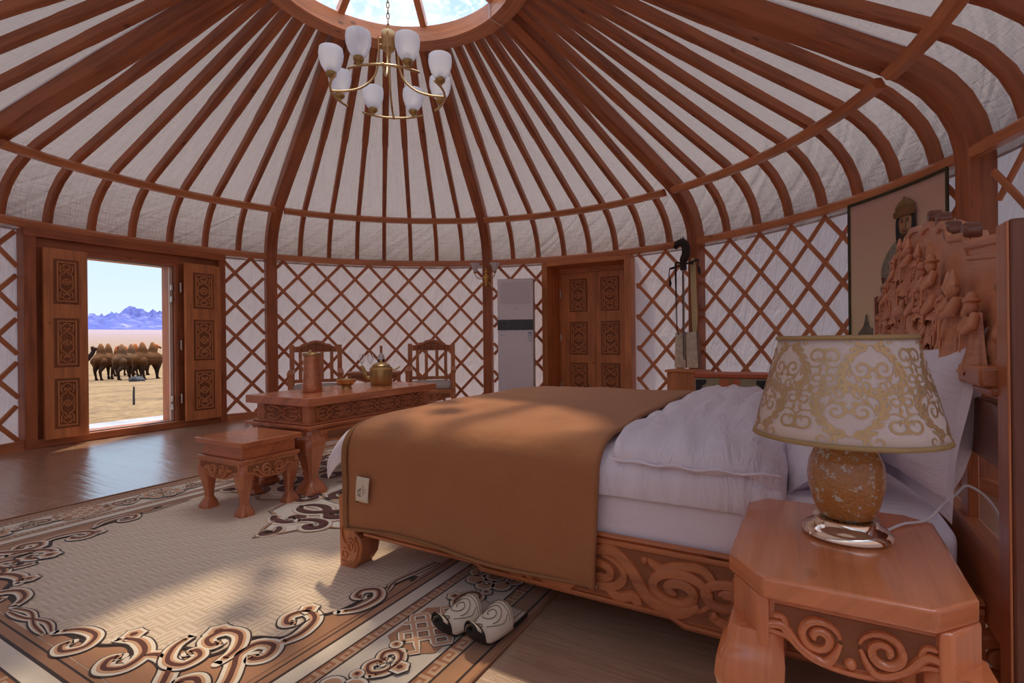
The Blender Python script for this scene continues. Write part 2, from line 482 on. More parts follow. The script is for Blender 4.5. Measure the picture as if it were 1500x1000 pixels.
# rafters and beams: inner face profile (r, z), local +X radial
SM = [(4.03, 2.20), (4.015, 2.30), (3.985, 2.41), (3.92, 2.535), (3.82, 2.655), (3.69, 2.760), (3.54, 2.845), (3.38, 2.918)]
ZR = 3.952
def on_slope(r): return 2.918 + (3.38 - r) * (ZR - 2.918) / (3.38 - 1.10)
def rafter(name, w0, w1, d, inset, foot, mat, rtop=1.10):
    pts = [(r - inset, z - inset * .35) for r, z in SM]
    if foot: pts = [(pts[0][0] - .01, 0.0), (pts[0][0] - .005, 1.2), (pts[0][0], 2.0)] + pts
    pts = [(a, b) for a, b in pts]
    top = [3.1, 2.75, 2.42, 2.36, 2.0, 1.6, rtop]
    pts += [(r, on_slope(r) - inset * .7) for r in top]
    wid = [w0] * (len(pts) - 5) + [w0 * 1.06] + [w1] * 4 if not foot else [w0] * (len(pts) - 4) + [w0 * .97, w0 * .93, w0 * .9, w0 * .86]
    path = [Vector((a, 0, b)) for a, b in pts]; up = []
    for i in range(len(path)):
        tg = (path[min(i + 1, len(path) - 1)] - path[max(i - 1, 0)]).normalized()
        up.append(Vector((tg.z, 0, -tg.x)))          # outwards, away from the room
    mb = MB(); secs = []
    for w in wid:
        c = min(.012, w * .2)
        secs.append([(-w / 2, c), (-w / 2 + c, 0), (w / 2 - c, 0), (w / 2, c), (w / 2, d), (-w / 2, d)])
    mb.sweep(path, secs, None, up)
    return mb.build(name, mat, smooth=25)

raf = rafter('roof_rafter', .056, .070, .085, 0.0, False, M_beam)
beam = rafter('roof_beam', .135, .13, .17, .085, True, M_beam)
bl = ['wide curved roof beam bending down to a post left of the open carved door',
      'wide curved roof beam and post between the open carved door and the left armchair',
      'wide curved roof beam and post carrying the gilded wall lamp beside the air conditioner',
      'wide curved roof beam and post with the horsehead fiddle hung on it',
      'wide curved roof beam and post rising behind the carved headboard',
      'wide curved roof beam in the upper right corner nearest the viewer']
for i, a in enumerate(BEAMS):
    o = beam if i == 0 else beam.copy()
    if i: COL.objects.link(o)
    o.location = (CX, CY, 0); o.rotation_euler = (0, 0, radians(a))
    tag(o, bl[i], 'roof beam', 'main roof beams')
nth = ['first', 'second', 'third', 'fourth', 'fifth', 'sixth', 'seventh']
first = True
def put_rafter(a, lab):
    global first
    o = raf if first else raf.copy()
    if not first: COL.objects.link(o)
    first = False
    o.location = (CX, CY, 0); o.rotation_euler = (0, 0, radians(a)); tag(o, lab, 'rafter', 'thin roof rafters')
for k in range(1, 4):
    put_rafter(BEAMS[0] + k * STEP, f'thin roof rafter in the upper left corner, {nth[k-1]} beyond the leftmost beam')
sect = ['over the open carved door', 'over the two armchairs', 'over the air conditioner and shut door', 'over the painted chest', 'over the headboard']
for s_ in range(5):
    for k in range(1, 8):
        if s_ == 4 and k > 4: continue
        put_rafter(BEAMS[s_] - k * STEP, f'thin roof rafter {sect[s_]}, {nth[k-1]} from the left')

# rails
def rail(name, a0, a1, r, z0, z1, d, tilt, mat, lab):
    n = max(3, int(abs(a1 - a0) / 3)); mb = MB(); path = [Vector(P(a0 + (a1 - a0) * i / n, r, 0)) for i in range(n + 1)]
    h = z1 - z0; c = .008
    sec = [(-d / 2 + c, z0), (d / 2 - c, z0), (d / 2, z0 + c), (d / 2 - tilt, z1 - .026), (d / 2 - .030 - tilt, z1), (-d / 2 + c - tilt, z1), (-d / 2 - tilt, z1 - c), (-d / 2, z0 + c)]
    mb.sweep(path, sec, None, Vector((0, 0, 1)))
    return tag(mb.build(name, mat, smooth=25), lab, 'rail', 'curved rails around the room')
secs = [(BEAMS[0] + 16, BEAMS[0]), (BEAMS[0], BEAMS[1]), (BEAMS[1], BEAMS[2]), (BEAMS[2], BEAMS[3]), (BEAMS[3], BEAMS[4]), (BEAMS[4], -47.0)]
where = ['at the far left edge of the room', 'above the open carved door', 'above the two armchairs', 'above the air conditioner and the shut carved door', 'above the painted chest and the portrait', 'at the far right beyond the headboard post']
for (a0, a1), wh in zip(secs, where):
    rail('ceiling_rail', a0 - (.95 if a0 != BEAMS[0] else -.3), a1 + .95, 3.495, 2.712, 2.786, .075, -.03, M_rail, f'upper curved wooden rail under the rafters {wh}')
    rail('wall_rail', a0 - .9, a1 + .9, 3.985, 2.165, 2.253, .075, 0, M_rail, f'lower curved wooden rail {wh}')

# crown window
w1 = struct(bpy.data.objects.new('window_1', None)); COL.objects.link(w1); w1.location = (CX, CY - .01, 0)
mb = MB(); n = 72
ring = [(.976, 3.875), (1.128, 3.865), (1.140, 3.88), (1.150, 4.02), (.976, 4.02)]
mb.lathe(ring + [ring[0]], n, None, False)
t_uv = [(atan2(p.y, p.x) * 1.05, hypot(p.x, p.y) + p.z) for p in mb.v]
for fi, f in enumerate(mb.f):
    q = [t_uv[i] for i in f]
    if max(a for a, b in q) - min(a for a, b in q) > 3: q = [(a + 2 * pi * 1.05 if a < 0 else a, b) for a, b in q]
    mb.uv[fi] = q
mb.build('window_ring', M_rail, w1, 30)
for k in range(8):
    a = radians(BEAMS[1] + 45 * k + 2); mb = MB()
    pts = [(1.0, 4.03), (.7, 4.17), (.4, 4.265), (.12, 4.30)]
    mb.sweep([Vector((r * cos(a), r * sin(a), z)) for r, z in pts], [(-.03, -.03), (.03, -.03), (.03, .05), (-.03, .05)], None, Vector((0, 0, 1)))
    mb.build('window_bar', M_rail, w1, 25)
mb = MB(); mb.lathe([(.0, 4.26), (.15, 4.26), (.16, 4.28), (.16, 4.34), (0, 4.36)], 24); mb.build('window_hub', M_rail, w1, 30)
mb = MB(); mb.lathe([(1.06, 4.035), (.7, 4.205), (.4, 4.30), (.13, 4.345)], 48, None, False); mb.build('window_pane', M_pane, w1, 60)

mb = MB(); a = radians(40)
mb.tube([Vector((r * cos(a), r * sin(a), z)) for r, z in ((.93, 4.10), (.965, 3.98), (.968, 3.868), (1.05, 3.862), (1.14, 3.858), (1.16, 3.90))], .004, 6); mb.build('pull_cord', M_cord, w1, 60)

# ceiling canvas (outside the rafters) and wall canvas
mb = MB()
prof = [(4.115, 2.15), (4.11, 2.30), (4.075, 2.43), (4.00, 2.575), (3.895, 2.71), (3.75, 2.83), (3.58, 2.925), (3.40, 3.005), (3.0, 3.19), (2.5, 3.417), (2.0, 3.644), (1.6, 3.825), (1.13, 4.038)]
pl = [0]
for i in range(1, len(prof)): pl.append(pl[-1] + hypot(prof[i][0] - prof[i - 1][0], prof[i][1] - prof[i - 1][1]))
NA = 256
vs = []; us = []
for i, (r, z) in enumerate(prof):
    for j in range(NA + 1):
        a = 2 * pi * j / NA
        ph = (degrees_off := (math.degrees(a) - 82.2) % STEP) / STEP
        sag = sin(pi * ph) ** 2 * (.022 if 0 < i < len(prof) - 1 else 0) * min(1, r / 3)
        wob = noise.noise((r * 2.5 * cos(a), r * 2.5 * sin(a), z * 2.5)) * .012 if i else 0
        k = sag * -.6 + wob
        vs.append((CX + (r - k * .45) * cos(a), CY + (r - k * .45) * sin(a), z + k)); us.append((a * 4, pl[i]))
fs = [(i * (NA + 1) + j, i * (NA + 1) + j + 1, (i + 1) * (NA + 1) + j + 1, (i + 1) * (NA + 1) + j) for i in range(len(prof) - 1) for j in range(NA)]
mb.add(vs, fs, None, (1, 0, 0), us)
struct(mb.build('ceiling', M_roofcan, smooth=50))
def wall_r(d):
    k = 0
    if d > 180: d -= 360
    k = max(0, min(1, (d + 128) / 14)) * max(0, min(1, (-26 - d) / 14))
    return 4.115 + .62 * k * k * (3 - 2 * k)
mb = MB(); n = 360; nz = 10
def wv(u, v):
    d = u * 360 - 180; r = wall_r(d) + (noise.noise((u * 90, v * 2.0, 0)) * .008); z = -.01 + 2.18 * v
    return (CX + r * cos(radians(d)), CY + r * sin(radians(d)), z)
def hole(u, v):
    d = u * 360 - 180
    return (abs(d - D1A) < 13.2 and v < .97) or (abs(d - D2A) < 9.0 and v < .97)
mb.grid(wv, n, nz, None, lambda u, v: (u * 2 * pi * 4.1, v * 2.18), False, hole)
struct(mb.build('wall_round', M_wallcan, smooth=60))

# bottom rail (skirting)
for i, (a0, a1, nm) in enumerate([(188, 164.7, 'left'), (135.7, 128.2, 'door'), (126.2, 83.2, 'back'), (81.2, 69.8, 'corner'), (49.6, 38.2, 'chest'), (36.2, -6.8, 'bed'), (-8.8, -46, 'right')]):
    n = max(3, int(abs(a1 - a0) / 3)); mb = MB()
    mb.sweep([Vector(P(a0 + (a1 - a0) * k / n, 4.0, 0)) for k in range(n + 1)], [(-.03, 0), (.03, 0), (.03, .085), (-.03, .085)], None, Vector((0, 0, 1)))
    struct(mb.build('baseboard_' + nm, M_latt, smooth=25))

# lattice panels
def lattice(a0, a1, lab, ztop=2.165, phase=0.0):
    R1, R2 = 4.032, 4.056; z0 = .075; sp = .3955; vp = .425; k = sp / vp
    s0, s1 = radians(a1) * 4.04, radians(a0) * 4.04    # running arc, s0<s1
    mb = MB()
    for sgn, R in ((1, R1), (-1, R2)):
        i0 = int(math.floor((s0 - 3) / sp)); i1 = int(math.ceil((s1 + 3) / sp))
        for i in range(i0, i1 + 1):
            b = i * sp + phase
            # s = b + sgn*(z - ztop)*k
            za, zb = z0, ztop
            def zs(s): return ztop + (s - b) / (sgn * k)
            lo, hi = sorted((zs(s0), zs(s1)))
            za, zb = max(za, lo), min(zb, hi)
            if zb - za < .03: continue
            m = max(2, int((zb - za) / .12)); path = []; up = []
            wob = random.uniform(-.006, .006)
            for q in range(m + 1):
                z = za + (zb - za) * q / m; s = b + sgn * (z - ztop) * k + wob; a = s / 4.04
                path.append(Vector((CX + R * cos(a), CY + R * sin(a), z))); up.append(Vector((-cos(a), -sin(a), 0)))
            w = .042
            mb.sweep(path, [(-w / 2, -.009), (w / 2, -.009), (w / 2, .005), (w / 2 - .005, .009), (-w / 2 + .005, .009), (-w / 2, .005)], None, up)
    return tag(mb.build('lattice_panel', M_latt, smooth=25), lab, 'lattice panel', 'lattice wall panels')
lattice(188, 164.9, 'diamond lattice wall panel left of the open carved door', phase=.12)
lattice(135.4, 128.4, 'narrow diamond lattice strip between the open door and the next post', phase=.12)
lattice(126.1, 83.4, 'wide diamond lattice wall panel behind the two armchairs', phase=.10)
lattice(81.1, 69.9, 'diamond lattice strip behind the white air conditioner', phase=.10)
lattice(49.5, 38.3, 'diamond lattice strip between the shut carved door and the fiddle post', phase=.30)
lattice(36.1, -6.5, 'wide diamond lattice wall panel behind the chest and bed', phase=.20)
lattice(-10.0, -47, 'diamond lattice wall panel right of the post behind the headboard', phase=.2)

# ------------------------------------------------------------------ doors
def carved_panel(mb, M, w, h):
    """sunk panel with border, central roundel and scrolls; origin at its middle, x right, y up, z out"""
    mb.m = 1; mb.prism([(-w / 2, -h / 2), (w / 2, -h / 2), (w / 2, h / 2), (-w / 2, h / 2)], -.012, .001, M)
    mb.m = 0
    fr = .014
    for x0, x1, y0, y1 in ((-w / 2 + .012, w / 2 - .012, h / 2 - .012 - fr, h / 2 - .012), (-w / 2 + .012, w / 2 - .012, -h / 2 + .012, -h / 2 + .012 + fr), (-w / 2 + .012, -w / 2 + .012 + fr, -h / 2 + .026, h / 2 - .026), (w / 2 - .012 - fr, w / 2 - .012, -h / 2 + .026, h / 2 - .026)):
        mb.bx(x0, x1, y0, y1, 0, .012, M)
    W, H = w / 2 - .034, h / 2 - .034
    bw = W * .24
    circ = [(W * .46 * cos(2 * pi * i / 20), W * .46 * sin(2 * pi * i / 20)) for i in range(21)]
    mb.ribbon(circ, bw, .011, M)
    disc(mb, 0, 0, W * .26, .010, M)
    for sx in (1, -1):
        for sy in (1, -1):
            p = catmull([(W * .55 * sx, 0), (W * .88 * sx, H * .16 * sy), (W * .80 * sx, H * .38 * sy), (W * .30 * sx, H * .50 * sy), (W * .10 * sx, H * .66 * sy), (W * .36 * sx, H * .74 * sy), (W * .46 * sx, H * .60 * sy)], 6)
            strip(mb, p, bw, .011, M)
            p = catmull([(W * .9 * sx, H * .95 * sy), (W * .85 * sx, H * .62 * sy), (W * .60 * sx, H * .52 * sy)], 6)
            strip(mb, p, bw, .010, M)
            p = catmull([(0, H * .97 * sy), (W * .4 * sx, H * .93 * sy), (W * .62 * sx, H * .80 * sy)], 6)
            strip(mb, p, bw, .010, M)
        strip(mb, [(W * .95 * sx, H * (-.12 + .24 * i / 6)) for i in range(7)], bw * .8, .009, M)

def leaf(name, parent, x0, x1, y, z0, z1, thick, pz, label=None, pw=None):
    mb = MB(); mb.bx(x0, x1, y, y + thick, z0, z1, None, (0, 0, 1))
    # rails and stiles standing slightly proud of the panel fields
    cx = (x0 + x1) / 2; pw = pw or (x1 - x0) * .52
    o = mb.build(name, M_door, parent, bevel=.004)
    for za, zb in pz:
        mb = MB(); M = face(cx, y, (za + zb) / 2)
        w, h = pw, zb - za
        fr = .012
        mb.m = 1; mb.prism([(-w / 2 - fr, -h / 2 - fr), (w / 2 + fr, -h / 2 - fr), (w / 2 + fr, h / 2 + fr), (-w / 2 - fr, h / 2 + fr)], -.004, .0012, M)
        mb.m = 0
        carved_panel(mb, M, w, h)
        mb.build('carved_panel', [M_doorcarve, M_groove], o, 35)
    return o
def hinge(mb, x, y, z): mb.bx(x - .008, x + .008, y - .02, y, z - .055, z + .055); mb.tube([(x, y - .022, z - .06), (x, y - .022, z + .06)], .007, 8)

nx, ny = cos(radians(D1A)), sin(radians(D1A))
d1 = struct(bpy.data.objects.new('door_1', None)); COL.objects.link(d1)
d1.location = (CX + D1D * nx, CY + D1D * ny, 0); d1.rotation_euler = (0, 0, radians(D1A - 90))
OL, OR = -.50, .395            # clear opening
mb = MB()
mb.bx(-1.0, -.905, -.04, .14, 0, 2.165, None, (0, 0, 1)); mb.bx(.915, 1.0, -.04, .14, 0, 2.165, None, (0, 0, 1))
mb.bx(-1.0, 1.0, -.05, .12, 2.085, 2.168, None, (1, 0, 0))
mb.bx(-.905, .915, .02, .10, 1.985, 2.085, None, (1, 0, 0))
mb.build('door_frame', M_beam, d1, bevel=.004)
mb = MB()
mb.bx(-.905, OL, .03, .07, 0, 1.985, None, (0, 0, 1)); mb.bx(OR, .915, .03, .07, 0, 1.985, None, (0, 0, 1))
mb.bx(OL - .04, OL, .0, .30, 0.02, 1.97, None, (0, 0, 1)); mb.bx(OR, OR + .04, .0, .30, 0.02, 1.97, None, (0, 0, 1))
mb.bx(OL - .04, OR + .04, .0, .30, 1.955, 1.995, None, (1, 0, 0))
mb.build('door_jamb', M_beam, d1, bevel=.003)
mb = MB(); mb.bx(-.905, .915, -.03, .30, 0, .082, None, (1, 0, 0)); mb.build('threshold', M_beam, d1, bevel=.006)
pz = [(1.44, 1.87), (.80, 1.275), (.185, .665)]
pzr = [(1.46, 1.88), (.82, 1.30), (.20, .68)]
Lf = leaf('door_leaf', d1, -.865, -.505, -.085, .075, 1.985, .045, pz, pw=.185)
Rf = leaf('door_leaf', d1, .475, .905, -.085, .075, 2.0, .045, pzr, pw=.23)
mb = MB()
for z in (.35, 1.0, 1.70): hinge(mb, OR + .058, .0, z)
mb.build('hinge', M_steel, d1, bevel=.002)
mb = MB(); mb.bx(OR - .035, OR + .0, .05, .075, .085, 1.955, None, (0, 0, 1)); mb.bx(OR + .001, OR + .012, .0, .05, .085, 1.955, None, (0, 0, 1))
M_trimw = plain('pale_door_strip', (.72, .62, .52), .4)
mb.build('weather_strip', M_trimw, d1, bevel=.002)
mb = MB(); mb.bx(OL, OL + .018, .04, .065, .085, 1.955, None, (0, 0, 1)); mb.bx(OL, OR, .04, .06, 1.94, 1.956, None, (1, 0, 0)); mb.bx(OL, OR, .04, .06, .082, .094, None, (1, 0, 0))
mb.build('inner_strip', plain('grey_door_strip', (.32, .33, .36), .4), d1, bevel=.002)
mb = MB()
for z in (.22, .32, 1.52, 1.66): mb.bx(OR - .03, OR - .008, .025, .05, z, z + .07)
mb.build('latch_plate', M_steel, d1, bevel=.003)

nx, ny = cos(radians(D2A)), sin(radians(D2A))
d2 = struct(bpy.data.objects.new('door_2', None)); COL.objects.link(d2)
d2.location = (CX + D2D * nx, CY + D2D * ny, 0); d2.rotation_euler = (0, 0, radians(D2A - 90))
mb = MB()
mb.bx(-.685, -.60, -.03, .46, 0, 2.155, None, (0, 0, 1)); mb.bx(.57, .665, -.03, .46, 0, 2.165, None, (0, 0, 1))
mb.bx(-.60, .57, -.03, .46, 2.10, 2.16, None, (1, 0, 0))
mb.bx(-.60, .57, .36, .46, 2.03, 2.10, None, (1, 0, 0))
mb.build('door_frame', M_door, d2, bevel=.004)
pz = [(1.45, 1.925), (.80, 1.275), (.16, .655)]
la = leaf('door_leaf', d2, -.60, -.012, .40, .01, 2.03, .05, pz, pw=.265)
for c in kids(la): c.location.x = .022
lb = leaf('door_leaf', d2, -.008, .57, .40, .01, 2.03, .05, pz, pw=.265)
for c in kids(lb): c.location.x = -.065
mb = MB()
for z in (.3, 1.05, 1.72): hinge(mb, -.575, .40, z)
mb.build('hinge', M_steel, d2, bevel=.002)
# ------------------------------------------------------------------ outside the open door
def gz(x, y):
    d = hypot(x - CX, y - CY)
    pts = [(0, -.10), (6, -.12), (20, -.55), (34, -1.02), (120, -1.2), (400, 3), (900, 20), (1700, 44), (3000, 60)]
    for (a, za), (b, zb) in zip(pts, pts[1:]):
        if d <= b:
            k = (d - a) / (b - a); return za + (zb - za) * k
    return 60
DIRX, DIRY = -.565, .825      # bearing of the view through the door
mb = MB(); rr = [5.2 * 1.13 ** i for i in range(53)]
def gv(u, v):
    a = radians(60 + 150 * u); r = rr[round(v * 52)]; x, y = CX + r * cos(a), CY + r * sin(a)
    return (x, y, gz(x, y) + noise.noise((x * .09, y * .09, 0)) * min(.12, r * .002))
mb.grid(gv, 100, 52, None, lambda u, v: (u * 100, v * 100))
t = T('dry_steppe')
p = t.pos(); x, y, z = t.xyz(p)
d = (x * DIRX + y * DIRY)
n1 = t.noise(p, .45, 6, .68); n2 = t.noise(p, 5.5, 4, .75)
col = t.ramp((n1 - .5) * 1.0 + (n2 - .5) * 1.3 + .5, [(.25, (.10, .058, .024)), (.48, (.21, .125, .052)), (.75, (.31, .20, .094))])
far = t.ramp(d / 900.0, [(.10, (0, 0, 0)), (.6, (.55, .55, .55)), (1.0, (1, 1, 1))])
col = t.mix(t.xyz(far)[0], col, (.27, .195, .22))  # distance haze painted as a lilac tint on the far ground
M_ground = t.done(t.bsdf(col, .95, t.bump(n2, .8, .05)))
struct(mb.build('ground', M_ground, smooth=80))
# ground under the yurt and to the camera's side
mb = MB(); mb.lathe([(60, -9), (5.2, -.135), (4.76, -.13)], 64, Matrix.Translation((CX, CY, 0)), False)
struct(mb.build('ground_near', M_ground, smooth=80))
t = T('pale_paving'); p = t.pos(); x, y, z = t.xyz(p)
n = t.noise(t.scale(p, (1.0, 3.0, 1.0)), 1.6, 5, .65)
M_pave = t.done(t.bsdf(t.ramp(n, [(.3, (.20, .20, .22)), (.6, (.34, .34, .37))]), .7, t.bump(n, .5, .02)))
mb = MB()
a0 = Matrix.Translation((CX, CY, 0)) @ Matrix.Rotation(radians(D1A - 90), 4, 'Z')
mb.bx(-3.2, 3.2, 4.17, 5.62, -.30, -.045, a0, (1, 0, 0))
struct(mb.build('paving', M_pave, bevel=.01))

# mountains
mb = MB(); nx_, ny_ = 420, 26
def mv(u, v):
    a = radians(100 + 70 * u); r = 1700 + 700 * v
    ridge = 1 - abs(2 * v - 1)
    q = (u * 46, v * 3.0, 1.3)
    h = (noise.fractal(q, 1.0, 2.1, 5) * .5 + .62) * 92 * ridge ** .8 + noise.fractal((u * 150, v * 9, 4.0), 1.0, 2.0, 5) * 26 * ridge
    h += 30 * ridge * max(0, 1 - abs(u - .38) * 5)
    h = max(0, h * .75)
    return (r * cos(a), r * sin(a), 42 + h)
mb.grid(mv, nx_, ny_)
t = T('haze_tinted_rock'); p = t.pos()
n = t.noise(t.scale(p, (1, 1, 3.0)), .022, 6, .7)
col = t.ramp(n, [(.35, (.05, .07, .26)), (.52, (.085, .105, .34)), (.60, (.15, .16, .37)), (.68, (.32, .31, .44))])  # aerial haze painted in as blue-violet rock colour; palest tone is snow
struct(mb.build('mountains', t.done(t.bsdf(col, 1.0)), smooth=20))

# Bactrian camels: shaped trunk, humps, neck and jointed legs fused into one skin
def camel_mesh(name, pose):
    """x forward, z up, metres"""
    mb = MB()
    def tb(pts, rs, n=12, k=4):
        Pp = catmull(pts, k); Rr = []
        for i in range(len(Pp)):
            f = i / (len(Pp) - 1) * (len(rs) - 1); j = min(int(f), len(rs) - 2); Rr.append(rs[j] + (rs[j + 1] - rs[j]) * (f - j))
        mb.tube(Pp, Rr, n)
        for q in (0, -1): mb.ellips(Pp[q], (Rr[q],) * 3, 10, 8)
    tb([(-.86, 0, 1.16), (-.55, 0, 1.22), (-.1, 0, 1.16), (.35, 0, 1.18), (.70, 0, 1.16)], [.22, .33, .37, .38, .25])
    mb.ellips((.45, 0, 1.02), (.32, .27, .32)); mb.ellips((-.66, 0, 1.16), (.30, .26, .32))
    tb([(-.42, 0, 1.40), (-.44, 0, 1.70), (-.46, 0, 2.0)], [.26, .20, .09]); tb([(.22, 0, 1.42), (.25, 0, 1.72), (.24, 0, 2.0)], [.25, .19, .09])
    nk = pose['neck']
    tb([(.62, 0, 1.18), (.96, 0, nk[0]), (1.26, 0, nk[1]), (1.38, 0, nk[2]), (1.41, 0, nk[2] + .10)], [.22, .16, .125, .11, .10])
    tb([(.70, 0, 1.02), (.94, 0, nk[0] - .16), (1.14, 0, nk[1] - .12)], [.14, .12, .06])
    h = nk[2] + .14
    tb([(1.36, 0, h), (1.52, 0, h + .01), (1.72, 0, h - .06), (1.82, 0, h - .10)], [.115, .105, .075, .06])
    mb.ellips((1.34, 0, h + .10), (.10, .10, .09))
    for s_ in (-1, 1): mb.ellips((1.34, s_ * .10, h + .11), (.03, .03, .06), 8, 6)
    tb([(-1.02, 0, 1.22), (-1.10, 0, .98), (-1.09, 0, .66)], [.06, .035, .05])
    for s_, ph in ((.17, pose['legs'][0]), (-.17, pose['legs'][1])):
        tb([(.50, s_, 1.02), (.50 + ph * .3, s_, .80), (.50 + ph * .9, s_, .50), (.50 + ph * 1.15, s_, .22), (.53 + ph * 1.2, s_, .05)], [.17, .13, .075, .055, .075])
        mb.ellips((.57 + ph * 1.2, s_, .05), (.12, .085, .055), 10, 6)
    for s_, ph in ((.18, pose['legs'][2]), (-.18, pose['legs'][3])):
        tb([(-.66, s_, 1.06), (-.60 + ph * .35, s_, .80), (-.80 + ph, s_, .52), (-.74 + ph * 1.1, s_, .22), (-.70 + ph * 1.1, s_, .05)], [.23, .17, .085, .055, .07])
        mb.ellips((-.65 + ph * 1.1, s_, .05), (.12, .08, .055), 10, 6)
    o = mb.build(name, [], None, 0)
    o.data.materials.clear()
    m = o.modifiers.new('fuse', 'REMESH'); m.mode = 'VOXEL'; m.voxel_size = .028; m.use_smooth_shade = True
    m = o.modifiers.new('smooth', 'SMOOTH'); m.factor = .5; m.iterations = 4
    return o
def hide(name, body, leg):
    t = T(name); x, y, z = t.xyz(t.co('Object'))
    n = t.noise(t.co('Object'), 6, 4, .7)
    c = t.ramp(z / 2.1 + (n - .5) * .16, [(.30, leg), (.52, body), (.82, body), (.98, tuple(min(1, q * 3.2) for q in body))])  # pale hump tops paint the sun's rim light into the wool
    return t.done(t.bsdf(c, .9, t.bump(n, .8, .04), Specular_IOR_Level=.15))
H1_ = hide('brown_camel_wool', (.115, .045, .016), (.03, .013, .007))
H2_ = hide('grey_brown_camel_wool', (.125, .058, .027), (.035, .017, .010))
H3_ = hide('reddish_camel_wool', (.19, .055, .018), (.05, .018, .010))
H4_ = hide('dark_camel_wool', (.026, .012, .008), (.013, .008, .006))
pa = {'neck': (1.18, 1.50, 1.72), 'legs': (.18, -.12, -.10, .16)}
pb = {'neck': (1.02, 1.22, 1.50), 'legs': (-.16, .22, .20, -.14)}
pc = {'neck': (1.10, 1.36, 1.62), 'legs': (.05, -.22, .12, -.06)}
c1 = camel_mesh('camel', pa); c2 = camel_mesh('camel', pb); c3 = camel_mesh('camel', pc)
# seen through the door: (x at 32 m, y, heading, size, mesh, wool, label)
cams = [(-26.3, 30.3, 58, 1.0, c1, H4_, 'dark camel at the door edge with only its head and neck showing'),
        (-24.6, 31.2, 100, 1.06, c3, H1_, 'brown camel second from the left, seen from behind at an angle'),
        (-26.9, 35.6, 84, .98, c2, H3_, 'half hidden reddish camel behind the two middle camels'),
        (-23.1, 31.0, 88, 1.04, c2, H2_, 'grey-brown camel with lowered neck in the middle of the herd'),
        (-25.5, 35.4, 88, 1.06, c1, H3_, 'reddish camel standing behind, between the middle and right camels'),
        (-21.55, 30.6, 84, 1.08, c1, H1_, 'tall brown camel with raised head leading on the right')]
used = set()
for x, y, hd, sc, src, wool, lab in cams:
    if src.name in used: o = src.copy(); COL.objects.link(o)
    else: o = src; used.add(src.name)
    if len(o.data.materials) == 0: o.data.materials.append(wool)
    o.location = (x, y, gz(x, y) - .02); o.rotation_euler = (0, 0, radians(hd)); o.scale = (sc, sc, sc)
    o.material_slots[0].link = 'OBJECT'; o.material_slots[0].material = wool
    tag(o, lab, 'camel', 'two-humped camels on the steppe')
# posts and lumps on the steppe
M_post = plain('weathered_black_post', (.035, .03, .03), .8)
for x, y, h, lab in ((-7.9, 10.75, .38, 'short black stake on dry grass just beyond the paving'), (-17.55, 26.7, .66, 'thin dark stake far right on the dry grass')):
    mb = MB(); g = gz(x, y); mb.tube([(x, y, g - .05), (x, y, g + h * .6), (x + .005, y, g + h)], [.022, .02, .017], 8)
    tag(mb.build('fence_stake', M_post), lab, 'stake', 'stakes on the steppe')
M_lump = plain('dark_stone', (.045, .042, .05), .9, 0, .8, 9, .5)
M_lump2 = plain('red_stone', (.16, .07, .05), .9, 0, .8, 9, .4)
for x, y, r, m, lab in ((-19.7, 27.0, (.40, .25, .20), M_lump, 'black heap lying on the dry grass below the camels'), (-17.8, 27.0, (.22, .16, .17), M_lump2, 'small reddish stone at the foot of the far stake')):
    mb = MB(); g = gz(x, y)
    def ev(u, v, x=x, y=y, r=r, g=g):
        k = 1 + .35 * noise.noise((cos(2 * pi * u) * 1.5, sin(2 * pi * u) * 1.5, v * 3 + x))
        return (x + r[0] * k * cos(2 * pi * u) * sin(pi * v), y + r[1] * k * sin(2 * pi * u) * sin(pi * v), g + .08 - r[2] * cos(pi * v) * k)
    mb.grid(ev, 16, 10, None, None, True)
    tag(mb.build('stone', m, smooth=40), lab, 'stone')
# ------------------------------------------------------------------ bed frame of reference
P0 = Vector((-.7435, 2.3142, 0)); RZ = radians(-29.5)
EX = Vector((cos(RZ), sin(RZ), 0)); EY = Vector((-sin(RZ), cos(RZ), 0))
def AB(a, b, z=0.0): return P0 + EX * a + EY * b + Vector((0, 0, z))

# ------------------------------------------------------------------ carpet (local x = a, y = b)
CA0, CA1, CB0, CB1 = -2.23, .93, -1.49, 4.30
car = thing('carpet', 'large cream Mongolian carpet with scroll border under bed, stool and table', 'carpet', P0, RZ)
t = T('carpet_pile'); p = t.co('Object'); x, y, z = t.xyz(p)
# distance from the nearest edge, corners included
e = (x - CA0).min(CA1 - x).min((y - CB0).min(CB1 - y))
# fret of the field: blocks of upright and level bars, in broken rows
def fret(x, y, c=.068):
    r = (y / c).floor(); xs = x / c
    k = xs.floor(); chk = (k + r).mod(2.0).gt(.5)
    fx = (x / c).mod(1.0); fy = (y / c).mod(1.0)
    s1 = (fx * 3.0).mod(1.0).gt(.5); s2 = (fy * 3.0).mod(1.0).gt(.5)
    return s1 * chk + s2 * (1.0 - chk)
fr = fret(x, y)
pn = t.noise(p, 300, 2, .6); pn2 = t.noise(p, 5, 3, .6)
field = t.mix(fr, (.84, .69, .54), (.70, .545, .395))
cream = (.84, .74, .60); tan = (.46, .23, .12); peach = (.62, .35, .20); ink = (.05, .028, .02); brown = (.13, .04, .025)
